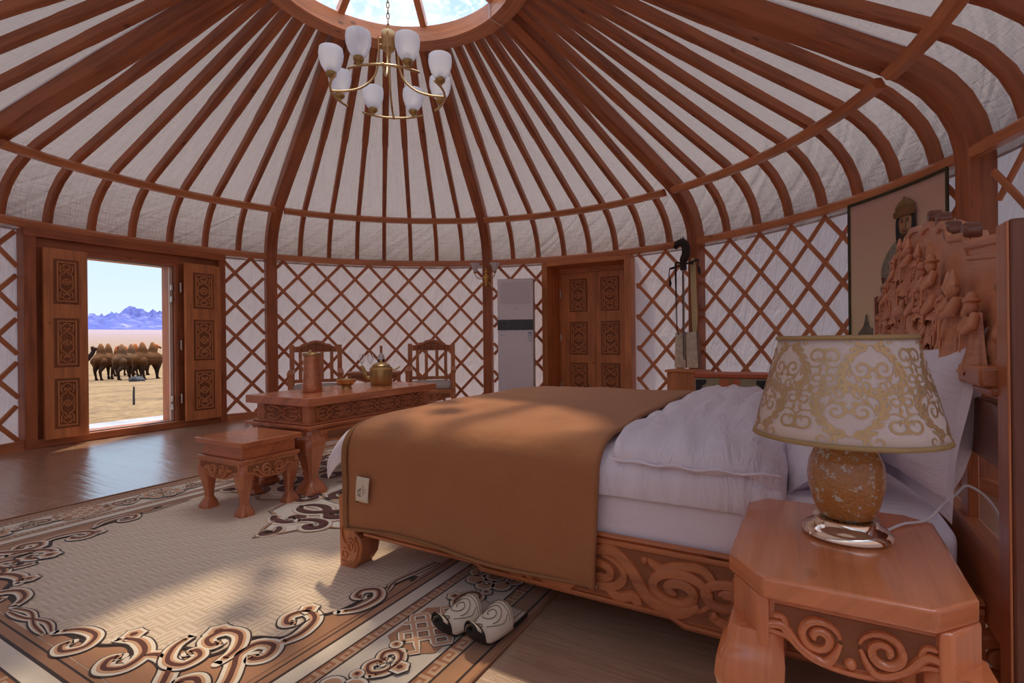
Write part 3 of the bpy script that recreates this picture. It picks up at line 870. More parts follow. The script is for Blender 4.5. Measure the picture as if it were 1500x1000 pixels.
# greek key band
along = t.mix((x - CA0).min(CA1 - x).lt((y - CB0).min(CB1 - y)), x, y)   # run direction
al = t.xyz(along)[0]
def key(al, e, e0, w):
    m = (al / .074).mod(1.0); q = (e - e0) / w
    a = m.lt(.14) + (q.gt(.78) * m.lt(.80)) + (m.gt(.66) * m.lt(.80) * q.gt(.22)) + (q.gt(.22) * q.lt(.40) * m.gt(.32) * m.lt(.80)) + (m.gt(.32) * m.lt(.46) * q.gt(.22) * q.lt(.62))
    return a.clamp()
bands = [(.0, tan), (.030, ink), (.038, (.45, .235, .125)), (.098, ink), (.106, None), (.150, ink), (.158, cream), (.392, ink), (.400, None), (.438, ink), (.446, cream), (.505, ink), (.516, tan), (.545, ink), (.552, tan), (.570, None)]
col = field
for i, (b0, c) in enumerate(bands):
    b1 = bands[i + 1][0] if i + 1 < len(bands) else None
    if b1 is None: continue
    if c is None: c = t.mix(key(al, e, b0 + .003, b1 - b0 - .006), (.62, .40, .25), (.42, .175, .08))
    msk = e.gt(b0) * e.lt(b1)
    col = t.mix(msk, col, c)
colv = t.mix(pn * .18, col, (.30, .20, .13), 'MULTIPLY')
nm = t.bump(pn + fr * .5, .45, .006)
M_pile = t.done(t.bsdf(colv, .95, nm, Sheen_Weight=.25, Specular_IOR_Level=.15))
mb = MB()
nu_, nv_ = 64, 110
def cv(u, v):
    x = CA0 + (CA1 - CA0) * u; y = CB0 + (CB1 - CB0) * v
    edge = min(u * 3.16, (1 - u) * 3.16, v * 5.8, (1 - v) * 5.8)
    return (x, y, .010 * min(1, edge / .012 + .15) + .0015 * noise.noise((x * 2, y * 2, 0)))
mb.grid(cv, nu_, nv_)
mb.build('pile', M_pile, car, smooth=60)
mb = MB()
for x0, x1, y0, y1 in ((CA0 - .006, CA0 + .006, CB0, CB1), (CA1 - .006, CA1 + .006, CB0, CB1), (CA0, CA1, CB0 - .006, CB0 + .006), (CA0, CA1, CB1 - .006, CB1 + .006)):
    mb.bx(x0, x1, y0, y1, 0, .010)
mb.build('bound_edge', plain('carpet_binding', (.30, .15, .08), .95), car, bevel=.003)

# ornament: cut-pile scrolls, each a dark outline, cream rim, peach body and brown heart laid one over another
def yarn(name, c):
    t = T(name); n = t.noise(t.co('Object'), 260, 2, .6)
    return t.done(t.bsdf(t.mix(n, tuple(q * .86 for q in c), tuple(min(1, q * 1.1) for q in c)), .95, t.bump(n, .4, .005), Sheen_Weight=.25, Specular_IOR_Level=.15))
Y = [yarn('ink_yarn', ink), yarn('cream_yarn', (.86, .76, .62)), yarn('peach_yarn', (.66, .37, .21)), yarn('brown_yarn', brown), yarn('tan_yarn', tan)]
ZC = .0112
def pile_scroll(mb, pts, w, heart=True, k=(0, 1, 2, 3)):
    n = len(pts); zc = ZC + .0004 * (mb.__dict__.setdefault('lay', 0) % 9); mb.lay += 1
    def ws(f, o): return [max(.002, (w * f) * (.55 + .45 * min(1, 5 * i / n + .05, 5 * (n - 1 - i) / n + .05)) + o) for i in range(n)]
    for q, (m, f, o) in enumerate(((k[0], 1, .011), (k[1], 1, 0.0), (k[2], .58, 0), (k[3], .26, 0))):
        if q == 3 and not heart: continue
        pp = pts if q < 2 else pts[max(1, n // 14):n - max(1, n // 14)]
        mb.m = m; wl = ws(f, o)
        if q >= 2: wl = wl[max(1, n // 14):n - max(1, n // 14)]
        mb.ribbon(pp, wl, .0010 + q * .0012, None, zc, True)
        for e_ in ((0, -1) if q else ()):
            r = wl[e_] / 2; mb.lathe([(r, zc), (r, zc + .0010 + q * .0012), (0, zc + .0010 + q * .0012)], 12, Matrix.Translation((pp[e_][0], pp[e_][1], 0)))
def blob(mb, x, y, r, layers=((0, 1.14), (1, 1.0), (2, .68), (3, .34)), n=18, lob=0, ph=0):
    for q, (m, f) in enumerate(layers):
        mb.m = m; zt = ZC + .0046 + q * .0006
        vs = [(x + r * f * (1 + lob * cos(6 * (2 * pi * i / n) + ph)) * cos(2 * pi * i / n), y + r * f * (1 + lob * cos(6 * (2 * pi * i / n) + ph)) * sin(2 * pi * i / n), zt) for i in range(n)]
        mb.add(vs, [tuple(range(n))], None, (1, 0, 0))
def T2(pts, x, y, rot=0, s=1.0, mx=False):
    c, d = cos(rot), sin(rot); out = []
    for a, b in pts:
        if mx: a = -a
        out.append((x + s * (a * c - b * d), y + s * (a * d + b * c)))
    return out
S_big = catmull([(-.26, -.02), (-.20, .06), (-.08, .07), (.02, .01), (.10, -.05), (.19, -.03), (.20, .05), (.13, .08), (.09, .04), (.12, .015)], 7)
S_hook = catmull([(-.12, 0), (-.05, .05), (.05, .05), (.10, -.01), (.06, -.06), (.01, -.04), (.02, -.005)], 7)
S_knot = [(-.13, .06), (-.04, .06), (.05, -.06), (.13, -.06)]

# corner / side cloud scrolls reaching into the field, four corners alike
mb = MB()
def corner(fx, fy):
    """fx, fy: map local (distance from the inner side line, distance from the inner end line) to carpet xy"""
    def put(pts, w, heart=True, k=(0, 1, 2, 3)): pile_scroll(mb, [fx(p[0], p[1]) for p in pts], w, heart, k)
    mb.m = 4
    base = catmull([(.0, 0), (.0, .92), (.05, .80), (.07, .62), (.12, .52), (.10, .40), (.20, .34), (.22, .22), (.34, .20), (.40, .10), (.52, .12), (.62, .07), (.80, .05), (.92, 0)], 5)
    vs = [(*fx(*p), ZC + .0006) for p in base]; mb.add(vs, [tuple(range(len(vs)))], None, (1, 0, 0))
    put(base[5:-5], .012, False, (0, 0, 0, 0))
    for pts, w in ((T2(S_big, .10, .20, radians(80), .72), .062), (T2(S_big, .24, .08, radians(5), .72, True), .062),
                   (T2(S_hook, .13, .46, radians(70), .95), .058), (T2(S_hook, .48, .09, radians(15), .95, True), .058),
                   (T2(S_hook, .06, .70, radians(95), .9), .048), (T2(S_hook, .72, .045, radians(-6), .9, True), .048),
                   (T2(S_hook, .24, .27, radians(40), .9), .056), (T2(S_hook, .31, .19, radians(220), .8), .05),
                   (catmull([(.02, .80), (.05, .88), (.03, 1.0), (.012, 1.12)], 6), .026), (catmull([(.84, .03), (.94, .05), (1.06, .02), (1.16, .012)], 6), .026)):
        put(pts, w)
    for x, y, r in ((.33, .31, .045), (.18, .56, .036), (.57, .16, .036), (.05, .06, .06)):
        q = fx(x, y); blob(mb, q[0], q[1], r, lob=.12)
I = .572
corner(lambda s, e_: (CA1 - I - s, CB0 + I + e_), None)
corner(lambda s, e_: (CA0 + I + s, CB0 + I + e_), None)
corner(lambda s, e_: (CA1 - I - s, CB1 - I - e_), None)
corner(lambda s, e_: (CA0 + I + s, CB1 - I - e_), None)
mb.build('corner_scrolls', Y, car, 0)

# border: lotus rosettes, endless knots and cloud heads along the cream band (distance .158 - .392 from the edge)
mb = MB()
def rosette(x, y, rot):
    for k_ in range(8):
        a = rot + k_ * pi / 4
        blob(mb, x + .088 * cos(a), y + .088 * sin(a), .040, ((0, 1.12), (1, 1.0), (2, .72)))
    blob(mb, x, y, .082, ((2, 1.0),))
    for k_ in range(12):
        a = rot + k_ * pi / 6 + .12
        mb.m = 0; mb.add([(x + .05 * cos(a - .11), y + .05 * sin(a - .11), ZC + .0034), (x + .05 * cos(a + .11), y + .05 * sin(a + .11), ZC + .0034), (x + .095 * cos(a), y + .095 * sin(a), ZC + .0034)], [(0, 1, 2)], None, (1, 0, 0))
    blob(mb, x, y, .052, ((0, 1.0), (1, .86), (2, .74), (0, .5), (4, .42)))
    for k_ in range(4):
        a = rot + k_ * pi / 2
        blob(mb, x + .075 * cos(a), y + .075 * sin(a), .014, ((0, 1.0), (0, 1.0), (0, 1.0), (0, 1.0), (1, .6)))
def knot(x, y, rot):
    for q, w in ((0, .030), (1, .024), (2, .012)):
        mb.m = q
        d = .055
        for dx in (-d, 0, d):
            mb.ribbon(T2([(dx, -.088), (dx, .088)], x, y, rot + pi / 4), [w, w], .0011 + q * .0008, None, ZC, True)
            mb.ribbon(T2([(-.088, dx), (.088, dx)], x, y, rot + pi / 4), [w, w], .0012 + q * .0008, None, ZC, True)
        for pts in ([(-d, .088), (-d, .10), (0, .10), (0, .088)], [(d, -.088), (d, -.10), (0, -.10), (0, -.088)], [(.088, d), (.10, d), (.10, 0), (.088, 0)], [(-.088, -d), (-.10, -d), (-.10, 0), (-.088, 0)], [(.088, -d), (.125, -d), (.125, -.125), (d, -.125), (d, -.088)], [(-.088, d), (-.125, d), (-.125, .125), (-d, .125), (-d, .088)]):
            mb.ribbon(T2(pts, x, y, rot + pi / 4), [w] * len(pts), .0011 + q * .0008, None, ZC, True)
    mb.m = 4; h = .105
    mb.add([(*T2([p], x, y, rot)[0], ZC + .0005) for p in ((-h * 1.6, 0), (-h, h * .95), (h, h * .95), (h * 1.6, 0), (h, -h * .95), (-h, -h * .95))], [(0, 1, 2, 3, 4, 5)], None, (1, 0, 0))
def cloud(x, y, rot):
    pile_scroll(mb, T2(S_hook, x, y, rot, .62), .036); pile_scroll(mb, T2(S_hook, x, y, rot, .62, True), .036)
    blob(mb, *T2([(0, .055)], x, y, rot)[0], .030, lob=.1)
    for sx in (-1, 1): blob(mb, *T2([(.085 * sx, -.035)], x, y, rot)[0], .022)
def run(side):
    n = 12 if side in 'LR' else 6
    L = (CB1 - CB0 - .55) if side in 'LR' else (CA1 - CA0 - .55); st = L / n
    for i in range(n + 1):
        sft = .275 + st * i; kind = i % 2
        if side == 'R': x, y, rot = CA1 - .275, CB0 + sft + .10, pi / 2
        elif side == 'L': x, y, rot = CA0 + .275, CB0 + sft + .10, -pi / 2
        elif side == 'N': x, y, rot = CA0 + sft, CB0 + .275, 0
        else: x, y, rot = CA0 + sft, CB1 - .275, pi
        if kind: rosette(x, y, rot)
        else: knot(x, y, rot)
        if i < n:
            dx, dy = (0, st / 2) if side in 'LR' else (st / 2, 0)
            cloud(x + dx, y + dy, rot + (pi if i % 2 else 0))
for s_ in 'RLN': run(s_)
mb.build('border_ornament', Y, car, 0)

# middle medallion between stool, table and bed foot
mb = MB()
mc = ((CA0 + CA1) / 2 - .02, 1.42)
for k_ in range(8):
    a = k_ * pi / 4
    for f, w, mxx in ((.98, .09, False), (.98, .09, True)):
        pile_scroll(mb, T2(S_big, mc[0] + f * cos(a), mc[1] + f * sin(a), a + (pi / 2 if not mxx else -pi / 2), .80, mxx), w, True, (2, 1, 3, 3))
        pile_scroll(mb, T2(S_hook, mc[0] + 1.16 * cos(a) + .10 * (1 if mxx else -1) * sin(a), mc[1] + 1.16 * sin(a) - .10 * (1 if mxx else -1) * cos(a), a + (pi / 2 if not mxx else -pi / 2), .9, mxx), .085, True, (2, 1, 3, 3))
    pile_scroll(mb, T2(S_hook, mc[0] + 1.33 * cos(a), mc[1] + 1.33 * sin(a), a + .4, .55), .06, True, (2, 1, 3, 3))
    pile_scroll(mb, T2(S_big, mc[0] + .68 * cos(a + .39), mc[1] + .68 * sin(a + .39), a + pi / 2, .9), .09, True, (2, 1, 3, 3))
    pile_scroll(mb, T2(S_hook, mc[0] + .40 * cos(a), mc[1] + .40 * sin(a), a, 1.0), .07, True, (2, 1, 2, 3))
nb = 96; lob = []
for i in range(nb):
    th = 2 * pi * i / nb; k = abs(((th / (pi / 4)) % 1.0) - .5) * 2      # 1 on the points, 0 between
    lob.append((mc[0] + (1.04 + .34 * k ** 1.4 + .05 * cos(th * 24)) * cos(th), mc[1] + (1.04 + .34 * k ** 1.4 + .05 * cos(th * 24)) * sin(th)))
mb.m = 1; mb.add([(mc[0], mc[1], ZC + .0003)] + [(x, y, ZC + .0003) for x, y in lob], [(0, i + 1, (i + 1) % nb + 1) for i in range(nb)], None, (1, 0, 0))
pile_scroll(mb, lob + lob[:2], .012, False, (0, 2, 2, 2))
for k_ in range(8):
    a = k_ * pi / 4 + pi / 8
    pile_scroll(mb, T2(S_hook, mc[0] + .90 * cos(a), mc[1] + .90 * sin(a), a + 1.2, .95), .075, True, (2, 1, 3, 3))
    pile_scroll(mb, T2(S_hook, mc[0] + .90 * cos(a), mc[1] + .90 * sin(a), a - 1.9, .95, True), .07, True, (2, 1, 3, 3))
ring = [(mc[0] + .82 * cos(2 * pi * i / 60), mc[1] + .82 * sin(2 * pi * i / 60)) for i in range(61)]
pile_scroll(mb, ring, .03, False, (0, 1, 2, 3))
mb.build('medallion', Y, car, 0)
# ------------------------------------------------------------------ bed (local x = a towards the head, y = b across, z up)
bed = thing('bed', 'carved wooden bed frame with a tall stepped headboard, under white bedding', 'bed', P0, RZ)
BW, BL = 1.90, 2.165
# headboard: stepped outline in (b, z)
HB0, HB1 = -.12, 2.13
def hmir(pts, c=(HB0 + HB1) / 2): return pts + [(2 * c - b, z) for b, z in reversed(pts)]
sil = hmir([(HB0, .93), (HB0, 1.232), (.20, 1.262), (.225, 1.292), (.40, 1.312), (.42, 1.352), (.50, 1.376), (.55, 1.366), (.60, 1.376), (.66, 1.408), (.74, 1.414), (.80, 1.405), (.87, 1.432), (.98, 1.446)])
def YZ(x): return Matrix(((0, 0, -1, x), (1, 0, 0, 0), (0, 1, 0, 0), (0, 0, 0, 1)))   # motif x->b, y->z, z->towards the foot; seen mirrored
mb = MB(); mb.prism(sil, -.045, 0, YZ(2.185), (1, 0, 0))
hb = mb.build('headboard', M_headc, bed, 25, fix=True, bevel=.004)
# carved mass of riders and robed figures
rnd = random.Random(5)
figs = []
for row, (z, n, s0) in enumerate(((.95, 15, .135), (1.03, 13, .145), (1.12, 9, .15), (1.20, 7, .15), (1.28, 4, .14), (1.34, 2, .12))):
    hw = (1.06, .98, .78, .55, .36, .18)[row]
    for i in range(n):
        figs.append((1.005 + hw * (2 * (i + .5) / n - 1) + rnd.uniform(-.02, .02), z + rnd.uniform(-.02, .02), s0 * rnd.uniform(.85, 1.15), rnd.random()))
figs += [(.24, 1.03, .24, .4), (.33, .98, .16, .7), (.10, 1.02, .15, .2), (1.72, 1.02, .22, .3)]
def hz(b):
    for (b0, z0), (b1, z1) in zip(sil[1:], sil[2:]):
        if b0 <= b <= b1 and b1 > b0: return z0 + (z1 - z0) * (b - b0) / (b1 - b0)
    return 1.2
def carve_h(b, z):
    h = 0.0
    for fb, fz, s, r in figs:
        u = (b - fb) / s; w = (z - fz) / s
        if abs(u) > .9 or w < -.6 or w > 1.1: continue
        q = 0
        d = hypot(u, (w - .68) * 1.0)          # head
        if d < .17: q = max(q, .8 * sqrt(1 - (d / .17) ** 2))
        d = hypot(u * .8, (w - .80) * 2.6)      # cap
        if d < .17: q = max(q, .95 * sqrt(1 - (d / .17) ** 2))
        hw = .20 + .22 * max(0, .55 - w)          # robe, wider below
        if -.5 < w < .58 and abs(u) < hw:
            e = 1 - (abs(u) / hw) ** 2.5
            q = max(q, (.62 + .22 * sin(u * 26 + r * 6 + w * 3) * (1 if w < .3 else .4)) * e * min(1, (w + .5) * 8 + .1))
        for sg in (-1, 1):                       # sleeves
            ax, az = sg * (.26 + .1 * r), .20 + .14 * r
            d = hypot((u - ax * .9) * 1.2, (w - az) * 1.0)
            if d < .16: q = max(q, .9 * sqrt(1 - (d / .16) ** 2))
        h = max(h, q)
    n = noise.noise((b * 26, z * 26, 3)) * .5 + noise.noise((b * 60, z * 60, 8)) * .3
    lim = max(0.0, min(1.0, (hz(b) - .035 - z) * 30)); lim *= max(0, min(1, (b - HB0 - .03) * 25)) * max(0, min(1, (HB1 - .03 - b) * 25))
    ram = max(0.0, min(1.0, .35 + 1.9 * (1.02 + .42 * max(0, 1 - ((b - .95) / .60) ** 2) - z) / .2))
    if b < .42 and z > 1.17: ram *= .0
    return (h * .022 + n * .012 * (1 if h > .05 else .3)) * lim * min(1, ram)
NB, NZ = 190, 58
mb = MB()
def hv(u, v):
    b = HB0 + (HB1 - HB0) * u; zt = hz(b) - .012; z = .93 + (zt - .93) * v
    return (2.184 - max(0.0, carve_h(b, z)) - .001, b, z)
mb.grid(hv, NB, NZ, None, lambda u, v: (u * 2.2, v * .4))
mb.build('carved_relief', M_headc, hb, 60, fix=True)
# robed riders and attendants standing out of the carved ground
def figure(mb, b, z, s, r, x=2.17, wd=1.0):
    M = YZ(x) @ Matrix.Translation((b, z, 0)) @ Matrix.Rotation((r - .5) * .25, 4, 'Z') @ Matrix.Scale(.8, 4, (0, 0, 1))
    def robe(u, v):
        w = (.40 - .26 * v ** .7) * (1 + .10 * sin(u * 30 + r * 9) * (1 - v)); th = pi * u
        return (-s * w * wd * cos(th), s * (-.55 + 1.0 * v + (.05 * sin(u * 22 + r * 5) if v == 0 else 0)), s * w * .85 * sin(th) * (1 + .13 * sin(u * 26 + 4 * v)) + .004)
    mb.grid(robe, 22, 7, M)
    mb.ellips((0, .56 * s, .16 * s), (.105 * s, .13 * s, .12 * s), 12, 8, M)
    if r < .55:
        mb.ellips((0, .66 * s, .15 * s), (.17 * s, .05 * s, .16 * s), 12, 6, M); mb.ellips((0, .72 * s, .15 * s), (.09 * s, .10 * s, .10 * s), 10, 6, M)
    else:
        mb.tube([(0, .62 * s, .15 * s), (0, .78 * s, .15 * s), (.02 * s, .86 * s, .15 * s)], [.11 * s, .06 * s, .012 * s], 8, M)
    for sg in (-1, 1):
        e = (.20 + .20 * r) * s
        mb.tube([(sg * .14 * s, .40 * s, .14 * s), (sg * (.20 * s + e * .3), (.18 + .1 * r) * s, .24 * s), (sg * (.10 * s), (.06 + .2 * r) * s, .34 * s)], [.085 * s, .095 * s, .05 * s], 8, M)
    mb.tube([(0, .38 * s, .20 * s), (.02 * s, .1 * s, .34 * s), (0, -.2 * s, .36 * s)], [.03 * s, .035 * s, .02 * s], 6, M)
mb = MB(); rf = random.Random(9)
rows = [(.985, 13, 1.00, .150), (1.065, 9, .80, .155), (1.15, 7, .62, .150), (1.235, 4, .38, .145), (1.315, 3, .22, .125)]
for z, n, hw, s in rows:
    for i in range(n):
        b = 1.005 + hw * (2 * (i + .5) / n - 1) + rf.uniform(-.02, .02)
        if z + s * .75 > hz(b) - .02: continue
        figure(mb, b, z + rf.uniform(-.015, .015), s * rf.uniform(.9, 1.15), rf.random())
figure(mb, .17, 1.02, .19, .62, 2.165, 1.5); figure(mb, .33, 1.0, .15, .8); figure(mb, .03, .99, .15, .3)
# two ridden horses in the front rank
for b, z, s, d in ((.60, .99, .13, 1), (1.42, .99, .13, -1), (.98, 1.10, .12, 1)):
    M = YZ(2.16) @ Matrix.Translation((b, z, 0))
    mb.ellips((0, 0, .2 * s), (.55 * s, .28 * s, .26 * s), 14, 8, M)
    mb.tube([(d * .40 * s, .08 * s, .2 * s), (d * .62 * s, .40 * s, .26 * s), (d * .66 * s, .58 * s, .26 * s), (d * .90 * s, .46 * s, .26 * s)], [.20 * s, .13 * s, .12 * s, .07 * s], 8, M)
    for q in (-.40, -.25, .25, .40): mb.tube([(q * s, -.1 * s, .2 * s), (q * s + .05 * s, -.4 * s, .2 * s)], [.09 * s, .05 * s], 6, M)
mb.build('carved_figures', M_headc, hb, 50)
# raised edge mould following the top
mb = MB()
top = [(b, z - .012) for b, z in sil[1:-1]]
mb.ribbon(top, .026, .014, YZ(2.185)); low = [(b, z - .048) for b, z in sil[1:4]]; mb.ribbon(low, .016, .008, YZ(2.185))
low = [(b, z - .048) for b, z in sil[-4:-1]]; mb.ribbon(low, .016, .008, YZ(2.185))
mb.build('edge_moulding', M_headc, hb, 50)
for b, z, r in ((.225, 1.290, .027), (.43, 1.330, .032), (.55, 1.388, .026), (.675, 1.424, .024), (1.785, 1.290, .027), (1.58, 1.330, .032), (1.46, 1.388, .026)):
    mb = MB(); mb.lathe([(0, -.010), (r * .8, -.010), (r, -.004), (r, .020), (r * .9, .028), (0, .028)], 20, Matrix.Translation((2.185, b, z)) @ Matrix.Rotation(radians(90), 4, 'Y'))
    mb.build('scroll_finial', M_dark, hb, 40)
mb = MB(); mb.bx(2.13, 2.25, HB0, HB1, .885, .932, None, (0, 1, 0)); mb.bx(2.15, 2.23, HB0, HB1, .865, .886, None, (0, 1, 0)); mb.build('headboard_ledge', M_bedw, bed, bevel=.008)
mb = MB(); mb.bx(2.165, 2.205, HB0, HB1, .70, .845, None, (0, 1, 0)); mb.build('back_rail', M_dark, bed, bevel=.006)
mb = MB(); mb.bx(2.165, 2.205, HB0, HB1, .30, .50, None, (0, 1, 0)); mb.build('lower_back_rail', M_bedw, bed, bevel=.006)
for b in (.22, .64, 1.36, 1.78):
    mb = MB(); mb.bx(2.18, 2.205, b, b + .07, .34, .90, None, (0, 0, 1)); mb.build('back_stile', M_bedw, bed, bevel=.004)
for b0, b1 in ((-.19, -.12), (2.13, 2.20)):
    mb = MB(); mb.bx(2.165, 2.42, b0, b1, 0.0, 1.247, None, (0, 0, 1)); mb.build('headboard_post', M_dark, bed, bevel=.006)
    mb = MB(); mb.bx(2.160, 2.1655, b0 + .002, b1 - .002, 0.0, 1.243, None, (0, 0, 1)); mb.build('post_facing', M_bedw, bed, bevel=.002)
# side rails with scalloped lower edge
def side(bb, sgn):
    outline = [(.10, .355), (.10, .150), (.67, .145), (.69, .138), (.70, .124), (1.41, .120), (1.44, .108), (1.45, .100), (2.165, .096), (2.165, .355)]
    M = Matrix(((1, 0, 0, 0), (0, 0, -sgn, bb), (0, 1, 0, 0), (0, 0, 0, 1)))
    mb = MB(); mb.prism(outline, -.045, 0, M, (1, 0, 0))
    o = mb.build('side_rail', M_bedw, bed, 25, fix=True, bevel=.004)
    if sgn < 0: return
    mb = MB()
    mb.m = 1; mb.prism([(.72, .155), (1.42, .150), (1.47, .132), (2.13, .128), (2.13, .318), (.72, .318)], .0, .0025, M, (1, 0, 0)); mb.m = 0
    mb.ribbon([(.10, .332), (2.16, .332)], .02, .010, M)
    mb.ribbon([(.10, .162), (.68, .157), (.72, .140), (1.41, .136), (1.46, .117), (2.16, .112)], .016, .009, M)
    mb.ribbon([(.10, .353), (2.16, .353)], .016, .012, M)
    def vine(x0, s, fl):
        def g(pts): return [(x0 + (p[0]) * s, (.226 + (p[1]) * s * .62 * fl)) for p in pts]
        main = catmull([(-.02, .11), (.07, .14), (.14, .06), (.20, -.08), (.29, -.13), (.37, -.07)], 7)
        strip(mb, g(main), .046, .013, M)
        sp = spiral(.30, -.01, .115, .016, -1.0, 1.9, 40); strip(mb, g(sp), .034, .014, M)
        sp = spiral(.03, .0, .10, .016, 1.5, -1.7, 34); strip(mb, g(sp), .032, .013, M)
        lf = catmull([(.05, -.09), (.10, -.12), (.15, -.10), (.17, -.145)], 6); strip(mb, g(lf), .038, .011, M)
        lf = catmull([(.20, .13), (.25, .09), (.30, .12), (.38, .13), (.42, .07)], 6); strip(mb, g(lf), .034, .011, M)
        for q in ((.19, .12, .014), (.40, .03, .016), (.42, -.10, .014)): disc(mb, *g([(q[0], q[1])])[0], q[2], .014, M)
    for i, (x0, fl) in enumerate(((.74, 1), (1.13, 1), (1.52, -1), (1.90, 1))):
        vine(x0 + .03, .92, fl)
    mb.build('carved_frieze', [M_bedw, M_groove], o, 50)
side(0.0, 1); side(BW, -1)
mb = MB(); mb.bx(.02, .06, .05, BW - .05, .16, .34, None, (0, 1, 0)); mb.build('foot_rail', M_bedw, bed, bevel=.004)
mb = MB(); mb.bx(.06, 2.16, .05, BW - .05, .24, .285, None, (0, 1, 0)); mb.build('bed_deck', M_bedw, bed)
# feet: square block with swelling carved front curling inwards
def foot(a, b, sa, sb):
    prof = [(0, .325), (.005, .0), (.085, .0), (.100, .02), (.130, .06), (.140, .10), (.128, .145), (.10, .165), (.10, .325)]
    M = Matrix(((sa, 0, 0, a), (0, 0, -sb, b), (0, 1, 0, 0), (0, 0, 0, 1)))
    mb = MB(); mb.prism(prof, -.10, .012, M, (0, 1, 0)); o = mb.build('leg', M_bedw, bed, 25, fix=True, bevel=.007)
    mb = MB(); M2 = M @ Matrix.Translation((0, 0, .012))
    strip(mb, catmull([(.03, .30), (.05, .26), (.035, .22), (.02, .17), (.035, .12), (.07, .10)], 6), .014, .007, M2)
    strip(mb, spiral(.062, .265, .03, .006, 1.2, 1.4, 20), .012, .007, M2)
    strip(mb, catmull([(.10, .15), (.118, .105), (.10, .055), (.06, .03), (.02, .035)], 6), .014, .008, M2)
    strip(mb, spiral(.075, .105, .034, .006, 2.2, -1.5, 22), .012, .007, M2)
    strip(mb, spiral(.04, .065, .026, .005, .4, 1.4, 18), .010, .006, M2)
    mb.build('leg_carving', M_bedw, o, 50)
foot(-.035, -.012, 1, 1); foot(-.035, BW + .012, 1, -1)

def sgn(q): return -1 if q < 0 else 1
def rbox(x0, x1, y0, y1, z0, z1, r, nx=24, ny=24, wob=.006, seed=0.0, puff=0.0, sc=3.0):
    """soft rectangular cushion: rounded box surface with gentle creases"""
    mb = MB()
    def f(u, v, top):
        a, b = 2 * u - 1, 2 * v - 1
        px = x0 + (x1 - x0) * u; py = y0 + (y1 - y0) * v
        return a, b, px, py
    bm = bmesh.new(); bmesh.ops.create_cube(bm, size=1)
    bmesh.ops.subdivide_edges(bm, edges=bm.edges[:], cuts=nx, use_grid_fill=True)
    c = Vector(((x0 + x1) / 2, (y0 + y1) / 2, (z0 + z1) / 2)); h = Vector(((x1 - x0) / 2, (y1 - y0) / 2, (z1 - z0) / 2))
    vs = []
    bm.verts.ensure_lookup_table()
    for q in bm.verts:
        p = Vector((q.co.x * 2 * h.x, q.co.y * 2 * h.y, q.co.z * 2 * h.z))
        inn = Vector([max(-h[i] + r, min(h[i] - r, p[i])) for i in range(3)]); d = p - inn
        if d.length > 1e-9:
            # keep the flat parts flat, round the edges
            d = d.normalized() * r if sum(abs(p[i]) > h[i] - r for i in range(3)) > 1 else d
        p = inn + d
        k = (1 - (p.x / h.x) ** 2) * (1 - (p.y / h.y) ** 2)
        if p.z > 0: p.z += puff * max(0, k) ** .5
        w = noise.fractal((c + p) * sc + Vector((seed, 0, 0)), 1.0, 2.0, 3) * wob
        p += Vector((w, w * .7, w))
        vs.append(tuple(c + p))
    fs = [[x.index for x in f_.verts] for f_ in bm.faces]; bm.free()
    mb.add(vs, fs, None, (1, 0, 0)); return mb

mat = rbox(.055, 2.13, .012, BW - .02, .286, .525, .06, 26, wob=.004, seed=3).build('mattress', M_white, None, 60)
mat.location = P0; mat.rotation_euler = (0, 0, RZ)
tag(mat, 'thick white sheeted mattress lying in the carved bed frame', 'mattress')

# draped cloths: section across the bed, points (b, z)
def drape(a0, a1, sec, na, wob, seed, edge_a=None, fz=None, nb=6):
    S_ = catmull(sec, nb); nbv = len(S_) - 1
    L = [0]
    for i in range(nbv): L.append(L[-1] + hypot(S_[i + 1][0] - S_[i][0], S_[i + 1][1] - S_[i][1]))
    mb = MB()
    def f(u, v):
        i = round(v * nbv); b, z = S_[i]; a = a0 + (a1 - a0) * u
        n = noise.fractal((a * 3.0 + seed, b * 2.2, z * 3), 1.0, 2.0, 3) * wob
        if fz:
            dz, db, da = fz(a, b, z, u, L[i] / L[-1]); z += dz; b += db; a += da
        return (a, b - n * .5 * (1 if i < nbv / 3 else 0), z + n * (1 if z > .5 else .2))
    mb.grid(f, na, nbv, None, lambda u, v: (u * (a1 - a0), L[round(v * nbv)]))
    return mb
# duvet
dsec = [(-.010, .487), (-.016, .52), (-.012, .575), (.03, .622), (.12, .640), (.4, .646), (.95, .652), (1.5, .648), (1.78, .636), (1.90, .60), (1.94, .54), (1.945, .42)]
def dz(a, b, z, u, v):
    e = 0; da = 0
    k = max(0, (.07 - a) / .15); e -= k * k * .10 * (1 if z > .48 else .3)
    if a < .03: da = -.03 * (1 - v) * max(0, 1 - v * 3)
    k2 = max(0, (a - 1.60) / .14); e -= min(1, k2) ** 2 * .06
    pl = .006 * sin(a * 95 + 4 * noise.noise((a * 3, b * 3, 1))) * max(0, min(1, (a - 1.2) * 6)) * (1 if z > .6 else .2)
    return e + pl, 0, da
duv = drape(-.085, 1.74, dsec, 90, .012, 4.0, None, dz).build('duvet', M_white2, None, 70, solid=.02)
duv.location = P0; duv.rotation_euler = (0, 0, RZ)
tag(duv, 'white duvet spread over the mattress, its corner poking out past the brown blanket', 'duvet')
